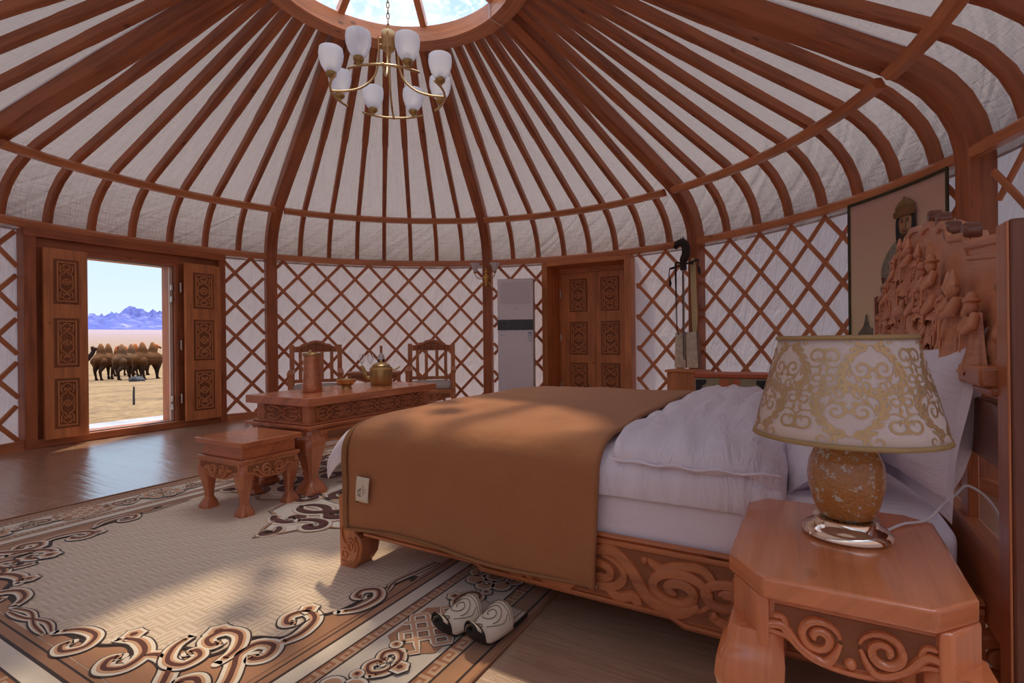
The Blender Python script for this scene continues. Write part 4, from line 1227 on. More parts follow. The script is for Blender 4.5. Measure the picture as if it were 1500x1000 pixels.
# turned-back puffy end of the duvet
fm = rbox(1.225, 1.735, .000, 1.86, .628, .690, .030, 30, wob=.012, seed=7, puff=.030, sc=4.0)
for i, p in enumerate(fm.v):
    k = max(0, min(1, (p.x - 1.60) / .13)); p.z -= k * k * .075
    k3 = max(0, 1 - p.y / .16) ; p.z -= k3 * k3 * .035
    p.z += .010 * sin(p.x * 60 + 6 * noise.noise((p.x * 4, p.y * 3, 0))) * (1 if p.z > .67 else 0)
    if p.y < .2: p.y -= .025 * sin((p.x - 1.2) * 6.2)
fo = fm.build('turned_back_edge', M_white2, duv, 70)
pm = MB(); pth = [Vector((1.235 + .49 * i / 20, -.006 - .028 * sin(.49 * i / 20 * 6.2) + .004 * sin(i), .640 - .030 - .004 * sin(i * 1.3))) for i in range(21)]
pm.tube(pth, .005, 6); pm.build('piping', M_white, duv, 60)
# blanket
bsec = [(-.032, .188), (-.036, .25), (-.036, .40), (-.040, .52), (-.030, .59), (.015, .642), (.10, .668), (.25, .678), (.6, .685), (1.0, .688), (1.5, .683), (1.78, .672), (1.91, .635), (1.955, .56), (1.96, .40)]
def bz(a, b, z, u, v):
    k = max(0, (.16 - a) / .16); e = -k * k * .030 * (1 if z > .45 else 0)
    db = 0
    if z < .6: db = -.012 * sin(a * 9 + 1.2) * (.6 - z) * 2 - .018 * max(0, (a - .95) / .24) ** 2 * (.6 - z) * 3
    if b < .3 and z < .3: e += .012 * sin(a * 5.0)
    return e, db, -.012 * (1 - v) * (1 if a < .1 else 0) - (.05 * max(0, .55 - z) * (1 if u > .97 else 0))
bla = drape(.035, 1.195, bsec, 60, .008, 9.0, None, bz, 8).build('blanket', M_blanket, None, 70, solid=.014)
bla.location = P0; bla.rotation_euler = (0, 0, RZ)
tag(bla, 'brown woollen blanket laid across the foot of the bed, hanging to the rail', 'blanket')
mb = MB()
for a in (.028, .040):
    mb.tube([Vector((a, b - .012, z - (.030 if z > .45 else 0) + .004)) for b, z in catmull(bsec, 4)], .008, 8)
mb.tube([Vector((.04 + 1.15 * i / 24, -.040 - .012 * sin((.04 + 1.15 * i / 24) * 9 + 1.2) * .88, .190 + .012 * sin((.04 + 1.15 * i / 24) * 5))) for i in range(25)], .007, 8)
mb.build('hem', plain('blanket_hem', (.30, .14, .055), .95, 0, .3, 60), bla, 60)
# woven care label on the near side
M_lab = fabric('cream_label', (.74, .64, .50), None, .85, .3, 200, dist=.002)
mb = MB(); Ml = Matrix(((1, 0, 0, .105), (0, 0, -1, -.056), (0, 1, 0, .325), (0, 0, 0, 1))) @ Matrix.Rotation(radians(-3), 4, 'Z')
mb.grid(lambda u, v: (.072 * u + .004 * v, .108 * v, .003 * sin(v * 3.0) + .002 * sin(u * 4)), 8, 8, Ml)
lab = mb.build('label_patch', M_lab, bla, 60, solid=.0015)
lab['label'] = 'cream woven label sewn to the blanket'
mb = MB(); Mk = Ml @ Matrix.Translation((0, 0, .0045))
for pts in ([(.016, .036), (.020, .052), (.024, .047), (.028, .058), (.031, .050), (.030, .036)], [(.020, .036), (.018, .026)], [(.028, .036), (.030, .026)], [(.030, .050), (.036, .056), (.034, .062)], [(.014, .028), (.036, .024)]):
    mb.ribbon(catmull(pts, 4), .0028, .0006, Mk, 0, True)
mb.build('camel_mark', plain('olive_thread', (.13, .11, .06), .9), lab, 0)
mb = MB()
for i in range(8):
    y = .034 + i * .0056
    mb.ribbon([(.044, y), (.050, y + .001)], .0022, .0006, Mk, 0, True); mb.ribbon([(.047 + .002 * (i % 2), y), (.047 + .002 * (i % 2), y + .004)], .0012, .0006, Mk, 0, True)
mb.build('red_lettering', plain('red_thread', (.35, .06, .06), .9), lab, 0)
mb = MB()
for i in range(4): mb.ribbon([(.056, .042 + i * .0056), (.060, .043 + i * .0056)], .0024, .0006, Mk, 0, True)
mb.build('blue_lettering', plain('blue_thread', (.10, .10, .25), .9), lab, 0)
mb = MB(); mb.bx(.106, .120, -.056, -.050, .318, .332); mb.build('small_tab', plain('dark_tab', (.05, .03, .03), .9), bla, bevel=.001)

# pillows: flanged, local x width, y height, z thickness
def pillow(w, h, th, seed, fl=.034, sag=.035, ear=.012):
    mb = MB()
    def f(sd):
        def g(u, v):
            a, b = 2 * u - 1, 2 * v - 1
            k = max(0, 1 - abs(a) ** 2.6) * max(0, 1 - abs(b) ** 2.6); k = k ** .55
            cor = (abs(a) * abs(b)) ** 3
            x = a * w / 2 * (1 - .05 * (1 - abs(b) ** 2) * abs(a)) ; y = b * h / 2 * (1 - .06 * (1 - abs(a) ** 2))
            x += sgn(a) * ear * cor; y += sgn(b) * ear * cor
            if b > .3: y -= sag * (1 - a * a) * b
            n = noise.fractal((x * 7 + seed, y * 7, sd), 1.0, 2.0, 3) * .010 * k
            cr = .006 * sin(a * 14 + 5 * noise.noise((a * 2, b * 2, seed))) * (1 - k) * (1 - cor)
            return (x, y, sd * (k * th / 2 + n) + cr)
        return g
    mb.grid(f(1), 30, 24); mb.grid(f(-1), 30, 24)
    for i in range(len(mb.f) // 2, len(mb.f)): mb.f[i] = mb.f[i][::-1]; mb.uv[i] = mb.uv[i][::-1]
    # flat flange all round
    def fg(u, v):
        n = 96; i = u * 4 % 4; s = int(i) % 4; q = i - int(i)
        c = [(-1, -1), (1, -1), (1, 1), (-1, 1)]; a = c[s][0] + (c[(s + 1) % 4][0] - c[s][0]) * q; b = c[s][1] + (c[(s + 1) % 4][1] - c[s][1]) * q
        x, y, z = f(1)((a + 1) / 2, (b + 1) / 2)
        l = hypot(a, b); return (x + a * fl * v, y + b * fl * v, z * (1 - v) + .003 * sin(u * 40 + seed) * v)
    n0 = len(mb.f); mb.grid(fg, 96, 2, None, None, True)
    return mb
def put_pillow(mbp, name, lab, a, b, z, lean, yaw, roll=0.0):
    o = mbp.build(name, M_white, None, 60)
    # pillow plane: x -> across the bed, y -> up, z -> towards the foot
    M = Matrix.Translation(P0) @ Matrix.Rotation(RZ, 4, 'Z') @ Matrix.Translation((a, b, z)) @ Matrix.Rotation(yaw, 4, 'Z') @ Matrix.Rotation(lean, 4, 'Y') @ Matrix(((0, 0, -1, 0), (-1, 0, 0, 0), (0, 1, 0, 0), (0, 0, 0, 1))) @ Matrix.Rotation(roll, 4, 'Z')
    o.matrix_world = M
    return tag(o, lab, 'pillow', 'white flanged pillows')
put_pillow(pillow(.62, .40, .20, 1.0), 'pillow', 'white pillow standing against the headboard, nearest the bedside lamp', 2.075, .345, .775, radians(10), radians(10), radians(1))
put_pillow(pillow(.60, .40, .20, 5.0), 'pillow', 'white pillow against the headboard on the far side of the bed', 2.05, 1.38, .76, radians(10), 0.0)
put_pillow(pillow(.60, .38, .16, 8.0), 'pillow', 'white pillow leaning at the front, seen under the lampshade', 1.875, .46, .66, radians(52), radians(6), radians(-3))
put_pillow(pillow(.60, .38, .16, 12.0), 'pillow', 'white pillow leaning at the front on the far half of the bed', 1.86, 1.36, .66, radians(52), 0.0)
# ------------------------------------------------------------------ nightstand
NZ_ = .545
na, nb_ = 1.855, -.275
ns = thing('nightstand', 'low orange wood nightstand with cut corners and thick carved legs beside the bed', 'nightstand', AB(na, nb_), RZ)
octo = [(1.644, -.462), (1.714, -.558), (1.976, -.558), (2.048, -.478), (2.060, -.045), (2.005, -.004), (1.693, -.004), (1.647, -.073)]
octo = [(a - na, b - nb_) for a, b in octo]
mb = MB(); mb.prism(octo, NZ_ - .042, NZ_, None, (0, 1, 0)); mb.build('table_top', M_night, ns, 25, bevel=.007, seg=3)
mb = MB(); mb.bx(-.13, .13, -.245, -.215, .42, NZ_ - .041, None, (1, 0, 0)); mb.bx(-.13, .13, .215, .245, .42, NZ_ - .041, None, (1, 0, 0))
mb.bx(-.185, -.155, -.18, .18, .42, NZ_ - .041, None, (0, 1, 0)); mb.bx(.155, .185, -.18, .18, .42, NZ_ - .041, None, (0, 1, 0)); mb.build('apron_frame', M_night, ns, bevel=.003)
# carved front apron with a drooping lower edge
def apron(parent, w, top, drop, y, rz, mat, scr, gr=True):
    mb = MB(); M = face(0, 0, 0, rz) @ Matrix.Translation((0, 0, y))
    low = catmull([(-w / 2, top - drop * .62), (-w * .38, top - drop * .66), (-w * .22, top - drop * .92), (0, top - drop), (w * .22, top - drop * .92), (w * .38, top - drop * .66), (w / 2, top - drop * .62)], 6)
    mb.prism([(-w / 2, top), *low, (w / 2, top)], -.014, .004, M, (1, 0, 0)); o = mb.build('apron', mat, parent, 25, bevel=.002)
    mb = MB(); inl = [(p[0] * .90, p[1] + drop * .14) for p in low]
    mb.m = 1; mb.prism([(-w * .45, top - drop * .12), *inl, (w * .45, top - drop * .12)], .003, .0055, M); mb.m = 0
    mb.ribbon([(p[0] * .98, p[1] + drop * .05) for p in low], drop * .10, .008, M @ Matrix.Translation((0, 0, .003)))
    Z_ = M @ Matrix.Translation((0, 0, .005)); s = drop
    for sx in (1, -1):
        sp = [(sx * (p[0] + s * .42), p[1] + top - drop * .50) for p in spiral(0, 0, s * .30, s * .05, pi * .95, -1.6, 34)]
        strip(mb, sp, s * .13, .010, Z_)
        lf = [(sx * (x + s * .42), y_ + top - drop * .50) for x, y_ in catmull([(-s * .30, -s * .02), (-s * .10, -s * .36), (s * .25, -s * .22), (s * .5, s * .06), (s * .72, s * .05), (s * .78, s * .17)], 6)]
        strip(mb, lf, s * .14, .010, Z_)
        strip(mb, [(sx * (x + s * .42), y_ + top - drop * .5) for x, y_ in catmull([(s * .42, s * .02), (s * .5, s * .20), (s * .64, s * .20)], 5)], s * .09, .008, Z_)
    disc(mb, 0, top - drop * .80, s * .09, .010, Z_)
    mb.build('apron_carving', [scr, M_groove], o, 50)
apron(ns, .272, NZ_ - .043, .118, .252, 0, M_night, M_night)
apron(ns, .40, NZ_ - .043, .11, .190, radians(-90), M_night, M_night)
def cab_leg(parent, x, y, h, dx, dy, w, mat, knee=.9, foot=.75, name='leg', dz=0.0, sq=.25):
    """chunky cabriole leg: bulging knee, narrow ankle, scrolled foot; dx,dy point outwards"""
    prof = [(1.0, .92, -.02), (.93, .98, .02), (.86, 1.16, .12), (.76, 1.20, .17), (.64, 1.02, .12), (.50, .80, .03), (.36, .62, -.05), (.24, .56, -.07), (.15, .66, -.02), (.08, .82, .06), (.03, .84, .08), (0.0, .72, .06)]
    mb = MB(); path = []; secs = []
    for t_, s_, o_ in prof:
        path.append(Vector((x + dx * o_ * w * knee, y + dy * o_ * w * knee, h * t_ + dz))); r = w / 2 * (s_ if t_ > .2 else s_ * foot / .75); c = r * sq
        secs.append([(-r, -r + c), (-r + c, -r), (r - c, -r), (r, -r + c), (r, r - c), (r - c, r), (-r + c, r), (-r, r - c)])
    P_ = catmull([(p.x, p.y, p.z) for p in path], 3); k = len(P_)
    S2 = []
    for i in range(k):
        f = i / (k - 1) * (len(secs) - 1); a = min(int(f), len(secs) - 2); q = f - a
        S2.append([(u[0] + (v_[0] - u[0]) * q, u[1] + (v_[1] - u[1]) * q) for u, v_ in zip(secs[a], secs[a + 1])])
    # level cuts keep the leg square to the floor
    vs = [(p[0] + u[0], p[1] + u[1], p[2]) for p, sc in zip(P_, S2) for u in sc]; m = 8
    fs = [(i * m + j, (i + 1) * m + j, (i + 1) * m + (j + 1) % m, i * m + (j + 1) % m) for i in range(k - 1) for j in range(m)] + [tuple(range(m)), tuple((k - 1) * m + j for j in range(m))[::-1]]
    mb.add(vs, fs, None, (0, 0, 1)); return mb.build(name, mat, parent, 40, fix=True)
for sx in (-1, 1):
    for sy in (-1, 1):
        cab_leg(ns, sx * .158, sy * .216, .43, sx, sy, .105, M_night, .62, .8, sq=.34)
        blk = [(.198, .165), (.198, .192), (.148, .262), (.128, .262), (.128, .165)]
        mb = MB(); mb.prism([(sx * q - .003, sy * r_ - .006) for q, r_ in blk], .40, NZ_ - .041, None, (0, 0, 1)); mb.build('leg_block', M_night, ns, 25, bevel=.005, fix=True)
mb = MB(); mb.lathe([(.011, 0), (.011, .002), (0, .003)], 14, face(-.158, -.2640, .335)); mb.build('wood_knot', plain('wood_knot', (.10, .035, .02), .5), ns, 40)

# ------------------------------------------------------------------ table lamp on the nightstand
lp = AB(1.868, -.232, NZ_)
lamp = thing('table_lamp', 'bedside lamp with gold-scrolled cream shade on a mottled amber glass base', 'table lamp', lp, radians(20))
mb = MB(); mb.lathe([(0, 0), (.086, 0), (.091, .006), (.090, .013), (.080, .022), (.066, .030), (.062, .038), (.066, .042), (.05, .043), (0, .043)], 48); mb.build('lamp_foot', M_chrome, lamp, 40)
t = T('amber_crackle_glass'); p = t.co('Object')
n = t.noise(p, 44, 4, .75); n2 = t.voro(p, 150)
msk = t.ramp(n, [(.555, (0, 0, 0)), (.61, (1, 1, 1))])
c = t.mix(msk, t.mix(t.noise(p, 90, 2, .5), (.50, .22, .045), (.34, .135, .025)), t.mix(t.noise(p, 60, 2, .5), (.46, .44, .38), (.68, .62, .50)))
M_amber = t.done(t.bsdf(c, .25, t.bump(n2 + n * .5, .5, .004), Coat_Weight=.8, Coat_Roughness=.06, Specular_IOR_Level=.7))
body = [(.0, .040), (.048, .040), (.058, .052), (.068, .080), (.0765, .115), (.078, .140), (.074, .170), (.064, .195), (.050, .213), (.040, .220), (0, .220)]
mb = MB(); mb.lathe(body, 40); mb.build('lamp_body', M_amber, lamp, 60)
mb = MB(); mb.lathe([(0, .218), (.046, .218), (.048, .223), (.040, .229), (.028, .236), (.019, .245), (.016, .26), (.012, .263), (.012, .30), (0, .30)], 32); mb.build('lamp_neck', plain('rose_gold', (.80, .52, .36), .22, 1.0), lamp, 40)
mb = MB(); mb.lathe([(0, .30), (.018, .30), (.020, .32), (.018, .35), (0, .355)], 16); mb.ellips((0, 0, .385), (.028, .028, .036), 16, 10); mb.build('bulb', M_frost, lamp, 60)
mb = MB(); mb.tube([(.0, 0, .44), (.0, 0, .452)], .012, 10)
for k in range(3): a = k * 2.094; mb.tube([(0, 0, .444), (.122 * cos(a), .122 * sin(a), .447)], .0022, 6)
mb.build('shade_spider', M_brass, lamp, 40)
SZ0, SZ1, SR0, SR1 = .232, .458, .192, .134
t = T('cream_lamp_paper'); p = t.co('Object')
tr = t.n('ShaderNodeBsdfTranslucent'); t.put(tr, 'Color', (.9, .80, .70))
M_shade = t.done(t.mixs(.35, t.bsdf((.86, .74, .67), .6, t.bump(t.noise(p, 300, 2, .5), .1, .001)), S(t.nt, tr.outputs[0])))
mb = MB()
def sv_(off, r_=0): return lambda u, v: ((SR0 + (SR1 - SR0) * v + off) * cos(2 * pi * u), (SR0 + (SR1 - SR0) * v + off) * sin(2 * pi * u), SZ0 + (SZ1 - SZ0) * v)
mb.grid(sv_(0), 96, 8, None, None, True)
shd = mb.build('lamp_shade', M_shade, lamp, 60, solid=.0015)
mb = MB()
for z, r, w in ((SZ0, SR0, .010), (SZ1, SR1, .009)):
    n = 96; s_ = 1 if z == SZ0 else -1
    mb.grid(lambda u, v: ((r + .0022 - s_ * (SR0 - SR1) / (SZ1 - SZ0) * w * v) * cos(2 * pi * u), (r + .0022 - s_ * (SR0 - SR1) / (SZ1 - SZ0) * w * v) * sin(2 * pi * u), z + s_ * w * v - s_ * .002), n, 1, None, None, True)
mb.build('shade_trim', plain('gold_braid', (.42, .27, .11), .6, .2), lamp, 60, solid=.003)
# gold foil scrolls lying on the shade, unrolled strip coordinates (s along the rim, t up the slope)
M_foil = plain('gold_foil', (.56, .37, .18), .38, .45)
mb = MB(); slope = hypot(SZ1 - SZ0, SR0 - SR1)
def onshade(u, v, off=.0012):
    r = SR0 + (SR1 - SR0) * v + off; return (r * cos(2 * pi * u), r * sin(2 * pi * u), SZ0 + (SZ1 - SZ0) * v)
def foil(pts, w):
    n = len(pts); vs = []; ci = 2 * pi * .165
    for i in range(n):
        a, b = pts[max(0, i - 1)], pts[min(n - 1, i + 1)]; dx, dy = b[0] - a[0], b[1] - a[1]; l = hypot(dx, dy) or 1
        ww = w * (.25 + .75 * sin(pi * min(1, (i + .3) / (n - .4))) ** .8) / 2
        for s_ in (-1, 1):
            q = (pts[i][0] - dy / l * ww * s_, pts[i][1] + dx / l * ww * s_)
            vs.append(onshade(q[0] / ci, min(.955, max(.045, q[1] / slope))))
    mb.add(vs, [(2 * i, 2 * i + 1, 2 * i + 3, 2 * i + 2) for i in range(n - 1)], None, (1, 0, 0))
ci = 2 * pi * .165
def vine_unit(x0, y0, s, fl, mir):
    def g(p): return (x0 + s * p[0] * mir, y0 + s * p[1] * fl)
    st = catmull([(-.5, -.42), (-.2, -.30), (.05, .0), (.12, .30), (-.05, .52)], 8); foil([g(p) for p in st], .0042)
    for cx_, cy_, r, a0, tn in ((.30, -.16, .26, 2.6, -1.45), (-.26, .10, .22, -.4, 1.45), (.34, .34, .20, 3.2, -1.35), (-.30, .45, .15, -.6, 1.25), (-.05, -.50, .17, 1.5, 1.3)):
        sp = [(cx_ + q[0], cy_ + q[1]) for q in spiral(0, 0, r, r * .16, a0, tn, 28)]
        foil([g(p) for p in sp], .0048 if r > .18 else .0038)
        for k in range(4):
            a = a0 + tn * 2 * pi * (.05 + k * .10); rr_ = r * (1 - .10 * k); dr = a + (.65 if tn > 0 else -.65)
            foil([g((cx_ + rr_ * cos(a) + .16 * (1 - .12 * k) * j / 5 * cos(dr + .16 * j), cy_ + rr_ * sin(a) + .16 * (1 - .12 * k) * j / 5 * sin(dr + .16 * j))) for j in range(6)], .0062)
    for i in range(3, len(st) - 2, 4):
        dx, dy = st[i + 1][0] - st[i - 1][0], st[i + 1][1] - st[i - 1][1]; a = atan2(dy, dx)
        for sd in (-1, 1): foil([g((st[i][0] + .20 * j / 6 * cos(a + sd * (.95 - .11 * j)), st[i][1] + .20 * j / 6 * sin(a + sd * (.95 - .11 * j)))) for j in range(7)], .0068)
for rep in range(11):
    for row in range(2):
        vine_unit((rep + .5 * row) * ci / 11 + .02, .066 + .108 * row, .098, 1 if row == 0 else -1, 1 if rep % 2 else -1)
mb.build('gold_scrollwork', M_foil, shd, 0)
# cable
mb = MB()
cpts = [AB(1.945, -.190, NZ_ + .006), AB(1.99, -.11, NZ_ + .006), AB(2.045, -.055, NZ_ + .008), AB(2.085, .0, NZ_ + .035), AB(2.115, .03, .60), AB(2.150, .06, .62), AB(2.20, .05, .56), AB(2.215, .03, .40), AB(2.22, .02, .1)]
inv = Matrix.Rotation(-radians(20), 4, 'Z') @ Matrix.Translation(-lp)
mb.tube([Vector(p) for p in catmull([tuple(inv @ q) for q in cpts], 8)], .0032, 8); mb.build('power_cable', M_cord, lamp, 60)

# ------------------------------------------------------------------ slippers
def slipper(lab, a, b, yaw, tilt=0.0):
    """local +x = toe"""
    o = thing('slipper', lab, 'slipper', AB(a, b, .0145), RZ + yaw, 'felt slippers')
    def outline(u):   # half width along the length 0 heel .. 1 toe
        return .040 + .010 * sin(pi * u) if u < .55 else .049 * (1 - ((u - .55) / .47) ** 2.2) ** .55 + .001
    L = .27
    def lift(u): return .055 * max(0, (u - .80) / .20) ** 1.6
    mb = MB()
    def so(z, k): return lambda u, v: (L * (u - .5) + (0), (2 * v - 1) * outline(u) * k, z + lift(u))
    mb.grid(lambda u, v: (L * (u - .5), (2 * v - 1) * outline(u), lift(u) + .004 * (2 * v - 1) ** 2), 30, 8)
    mb.build('sole', M_black, o, 60, solid=-.010)
    mb = MB(); mb.grid(lambda u, v: (L * (u * .62 - .5) + .004, (2 * v - 1) * outline(u * .62) * .93, .0165), 16, 6); mb.build('insole', M_lining, o, 60, solid=-.004)
    mb = MB(); mb.tube([(L * (u_ * .5 - .5) + .014, outline(u_ * .5) * .62, .0215) for u_ in [i / 16 for i in range(17)]] , .0012, 5); mb.tube([(L * (u_ * .5 - .5) + .014, -outline(u_ * .5) * .62, .0215) for u_ in [i / 16 for i in range(17)]], .0012, 5); mb.build('stitching', M_agedbrass, o, 0)
    mb = MB()
    def up(u, v):
        q = .40 + .56 * u; w = outline(q) * (1.05 - .05 * u); a_ = pi * v
        hgt = .066 * (1 - .62 * u) + .006
        return (L * (q - .5) + .018 * sin(a_) * (1 - u) * -1, -w * cos(a_), .011 + lift(q) + hgt * sin(a_) ** .8)
    mb.grid(up, 20, 20); o2 = mb.build('upper', M_felt, o, 60, solid=-.004)
    # curled black toe cap
    mb = MB()
    mb.grid(lambda u, v: (L * (.37 + .135 * u) , -outline(.87 + .125 * u) * cos(pi * v) * 1.08, .010 + lift(.87 + .13 * u) + (.034 * (1 - .5 * u) + .010) * sin(pi * v)), 8, 14)
    mb.build('toe_cap', M_black, o, 60, solid=-.003)
    # stitched scroll on the upper
    def onup(x, y): # x 0..1 along, y 0..1 across
        p = Vector(up(x, y)); c = Vector(up(x, .5)); return p + Vector((0, (y - .5) * .004, .0062))
    mb = MB()
    for pts, r in ((spiral(.42, .5, .26, .05, 1.0, 1.8, 40), .0014), ([(.05 + .015 * sin(i * 2.4), .10 + .8 * i / 40) for i in range(41)], .0012), (catmull([(.70, .30), (.82, .42), (.74, .55), (.86, .66)], 6), .0013), (catmull([(.15, .25), (.28, .16), (.5, .20), (.7, .30)], 6), .0012), (catmull([(.15, .78), (.3, .86), (.52, .80), (.72, .68)], 6), .0012), ([(.12, .08 + .84 * i / 40) for i in range(41)], .001)):
        mb.tube([onup(min(.95, max(.01, x)), min(.97, max(.03, y))) for x, y in pts], r, 5)
    mb.build('embroidery', plain('brown_thread', (.20, .14, .09), .9), o2, 0)
slipper('ivory felt slipper with curled black toe, left one of the pair on the carpet', .742, -.160, radians(-100))
slipper('ivory felt slipper with curled black toe, right one nearest the carpet edge', .862, -.150, radians(-97))

# ------------------------------------------------------------------ coffee table with brass ware
ta, tb = -1.325, 1.262
tab = thing('coffee_table', 'long low carved wooden coffee table holding brass vessels, behind the bed foot', 'table', AB(ta, tb), RZ)
w, l = .328, .668
mb = MB(); mb.bx(-w, w, -l, l, .590, .645, None, (0, 1, 0)); mb.build('table_top', M_furn, tab, bevel=.004)
mb = MB(); mb.bx(-w + .055, w - .055, -l + .055, l - .055, .470, .590, None, (0, 1, 0))
for sx in (-1, 1):
    for sy in (-1, 1): mb.bx(sx * (w - .075) - .022, sx * (w - .075) + .022, sy * (l - .075) - .022, sy * (l - .075) + .022, .470, .59, None, (0, 0, 1))
mb.build('frieze_box', M_furncarve, tab, bevel=.003)
mb = MB(); mb.bx(-w - .004, w + .004, -l - .004, l + .004, .440, .462, None, (0, 1, 0)); mb.bx(-w + .03, w - .03, -l + .03, l - .03, .462, .474, None, (0, 1, 0)); mb.bx(-w + .02, w - .02, -l + .02, l - .02, .425, .440, None, (0, 1, 0)); mb.build('waist_moulding', M_furn, tab, bevel=.005)
def frieze(M, w_, h_, n):
    mb = MB(); mb.m = 1; mb.prism([(-w_ / 2, -h_ / 2), (w_ / 2, -h_ / 2), (w_ / 2, h_ / 2), (-w_ / 2, h_ / 2)], 0, .002, M); mb.m = 0
    u = w_ / n
    for i in range(n):
        x = -w_ / 2 + u * (i + .5); h = h_ / 2
        for sx in (-1, 1):
            for sy in (-1, 1):
                strip(mb, [(x + sx * p[0], sy * p[1]) for p in catmull([(.0, h * .25), (u * .12, h * .75), (u * .30, h * .85), (u * .40, h * .45), (u * .26, h * .30), (u * .20, h * .52)], 5)], h_ * .15, .009, M)
            strip(mb, [(x + sx * p[0], p[1]) for p in catmull([(u * .44, h * .9), (u * .47, h * .3), (u * .42, 0), (u * .47, -h * .3), (u * .44, -h * .9)], 5)], h_ * .12, .009, M)
        mb.ribbon([(x + u * .10 * cos(q * pi / 8), h * .28 * sin(q * pi / 8)) for q in range(17)], h_ * .09, .009, M)
    mb.build('carved_frieze', [M_furncarve, M_groove], tab, 50)
frieze(face(w - .0545, 0, .530, radians(90)), 2 * l - .21, .098, 5)
frieze(face(0, -l + .0545, .530, 0), .40, .098, 1)
apron(tab, 2 * l - .22, .425, .135, w - .02, radians(90), M_furn, M_furncarve)
apron(tab, 2 * w - .22, .425, .12, l - .02, 0, M_furn, M_furncarve)
apron(tab, 2 * l - .22, .425, .135, w - .02, radians(-90), M_furn, M_furncarve)
for sx in (-1, 1):
    for sy in (-1, 1): cab_leg(tab, sx * (w - .085), sy * (l - .085), .425, sx, sy, .135, M_furn, .35, 1.15, sq=.34)

def on_table(a, b): return AB(a, b, .645)
jug = thing('jug', 'tall hammered copper jug with brass rim and handle, nearest on the coffee table', 'jug', on_table(-1.36, .925), RZ + radians(-30))
mb = MB(); mb.lathe([(0, 0), (.068, 0), (.070, .006), (.066, .06), (.062, .14), (.059, .21), (.060, .275), (.057, .275), (.056, .25), (.0, .25)], 32); mb.build('jug_body', M_copper, jug, 40)
mb = MB(); mb.lathe([(.061, .266), (.066, .270), (.066, .284), (.060, .288), (.055, .284)], 32, None, False); mb.tube([Vector(p) for p in catmull([(-.05, 0, .285), (-.085, 0, .300), (-.108, 0, .270), (-.100, 0, .20), (-.078, 0, .13), (-.064, 0, .10)], 6)], .010, 8); mb.build('jug_handle', M_agedbrass, jug, 50)
mb = MB(); mb.grid(lambda u, v: (-.060 - .010 * v, (u - .5) * .05 * (1 - .3 * v), .27 + .02 * v), 6, 4); mb.build('jug_spout', M_agedbrass, jug, 50, solid=.003)
bowl = thing('bowl', 'small wide brass bowl on a ring foot, middle of the coffee table', 'bowl', on_table(-1.345, 1.235), 0)
mb = MB(); mb.lathe([(0, .004), (.036, 0), (.042, 0), (.042, .012), (.034, .020), (.052, .030), (.072, .050), (.079, .072), (.076, .073), (.068, .052), (.048, .034), (0, .028)], 36); mb.build('bowl_body', M_brass, bowl, 40)
ket = thing('kettle', 'brass lidded kettle with spout and swing handle on the coffee table', 'kettle', on_table(-1.325, 1.60), RZ + radians(40))
mb = MB(); mb.lathe([(0, 0), (.086, 0), (.090, .006), (.089, .09), (.092, .135), (.088, .150), (.070, .160), (0, .160)], 36); mb.build('kettle_body', M_agedbrass, ket, 40)
mb = MB(); mb.lathe([(.094, .128), (.098, .134), (.094, .142)], 36, None, False); mb.lathe([(.0, .158), (.074, .158), (.076, .166), (.060, .180), (.034, .190), (.012, .194), (.010, .200), (.016, .206), (.013, .214), (0, .216)], 32); mb.build('kettle_lid', M_brass, ket, 40)
mb = MB(); mb.tube([Vector(p) for p in catmull([(-.080, 0, .05), (-.115, 0, .070), (-.135, 0, .11), (-.150, 0, .150), (-.165, 0, .165)], 6)], [.026] * 6 + [.020] * 6 + [.015] * 6 + [.012] * 6 + [.011], 10); mb.build('kettle_spout', M_agedbrass, ket, 50)
mb = MB(); mb.tube([Vector(p) for p in catmull([(.088, .03, .120), (.125, .03, .135), (.150, .025, .15), (.150, -.025, .15), (.125, -.03, .135), (.088, -.03, .120)], 6)], .006, 8); mb.build('kettle_handle', M_brass, ket, 50)

# ------------------------------------------------------------------ stool
sa, sb_ = -1.222, .335
st_ = thing('stool', 'small square carved wooden stool standing on the carpet before the table', 'stool', AB(sa, sb_), RZ)
hw, hl = .232, .205
mb = MB(); mb.bx(-hw, hw, -hl, hl, .408, .440, None, (1, 0, 0)); mb.build('seat', M_furn, st_, bevel=.005)
mb = MB(); mb.bx(-hw + .03, hw - .03, -hl + .03, hl - .03, .335, .408, None, (1, 0, 0)); mb.build('seat_box', M_furn, st_, bevel=.003)
mb = MB(); mb.bx(-hw + .008, hw - .008, -hl + .008, hl - .008, .312, .335, None, (1, 0, 0)); mb.build('waist_moulding', M_furn, st_, bevel=.006)
for rz, d, ww in ((0, hl, hw), (90, hw, hl), (-90, hw, hl), (180, hl, hw)): apron(st_, 2 * ww - .06, .315, .105, d - .014, radians(rz), M_furncarve, M_furncarve)
for sx in (-1, 1):
    for sy in (-1, 1): cab_leg(st_, sx * (hw - .055), sy * (hl - .055), .31, sx, sy, .075, M_furn, .30, 1.1, sq=.34)
mb_ = None

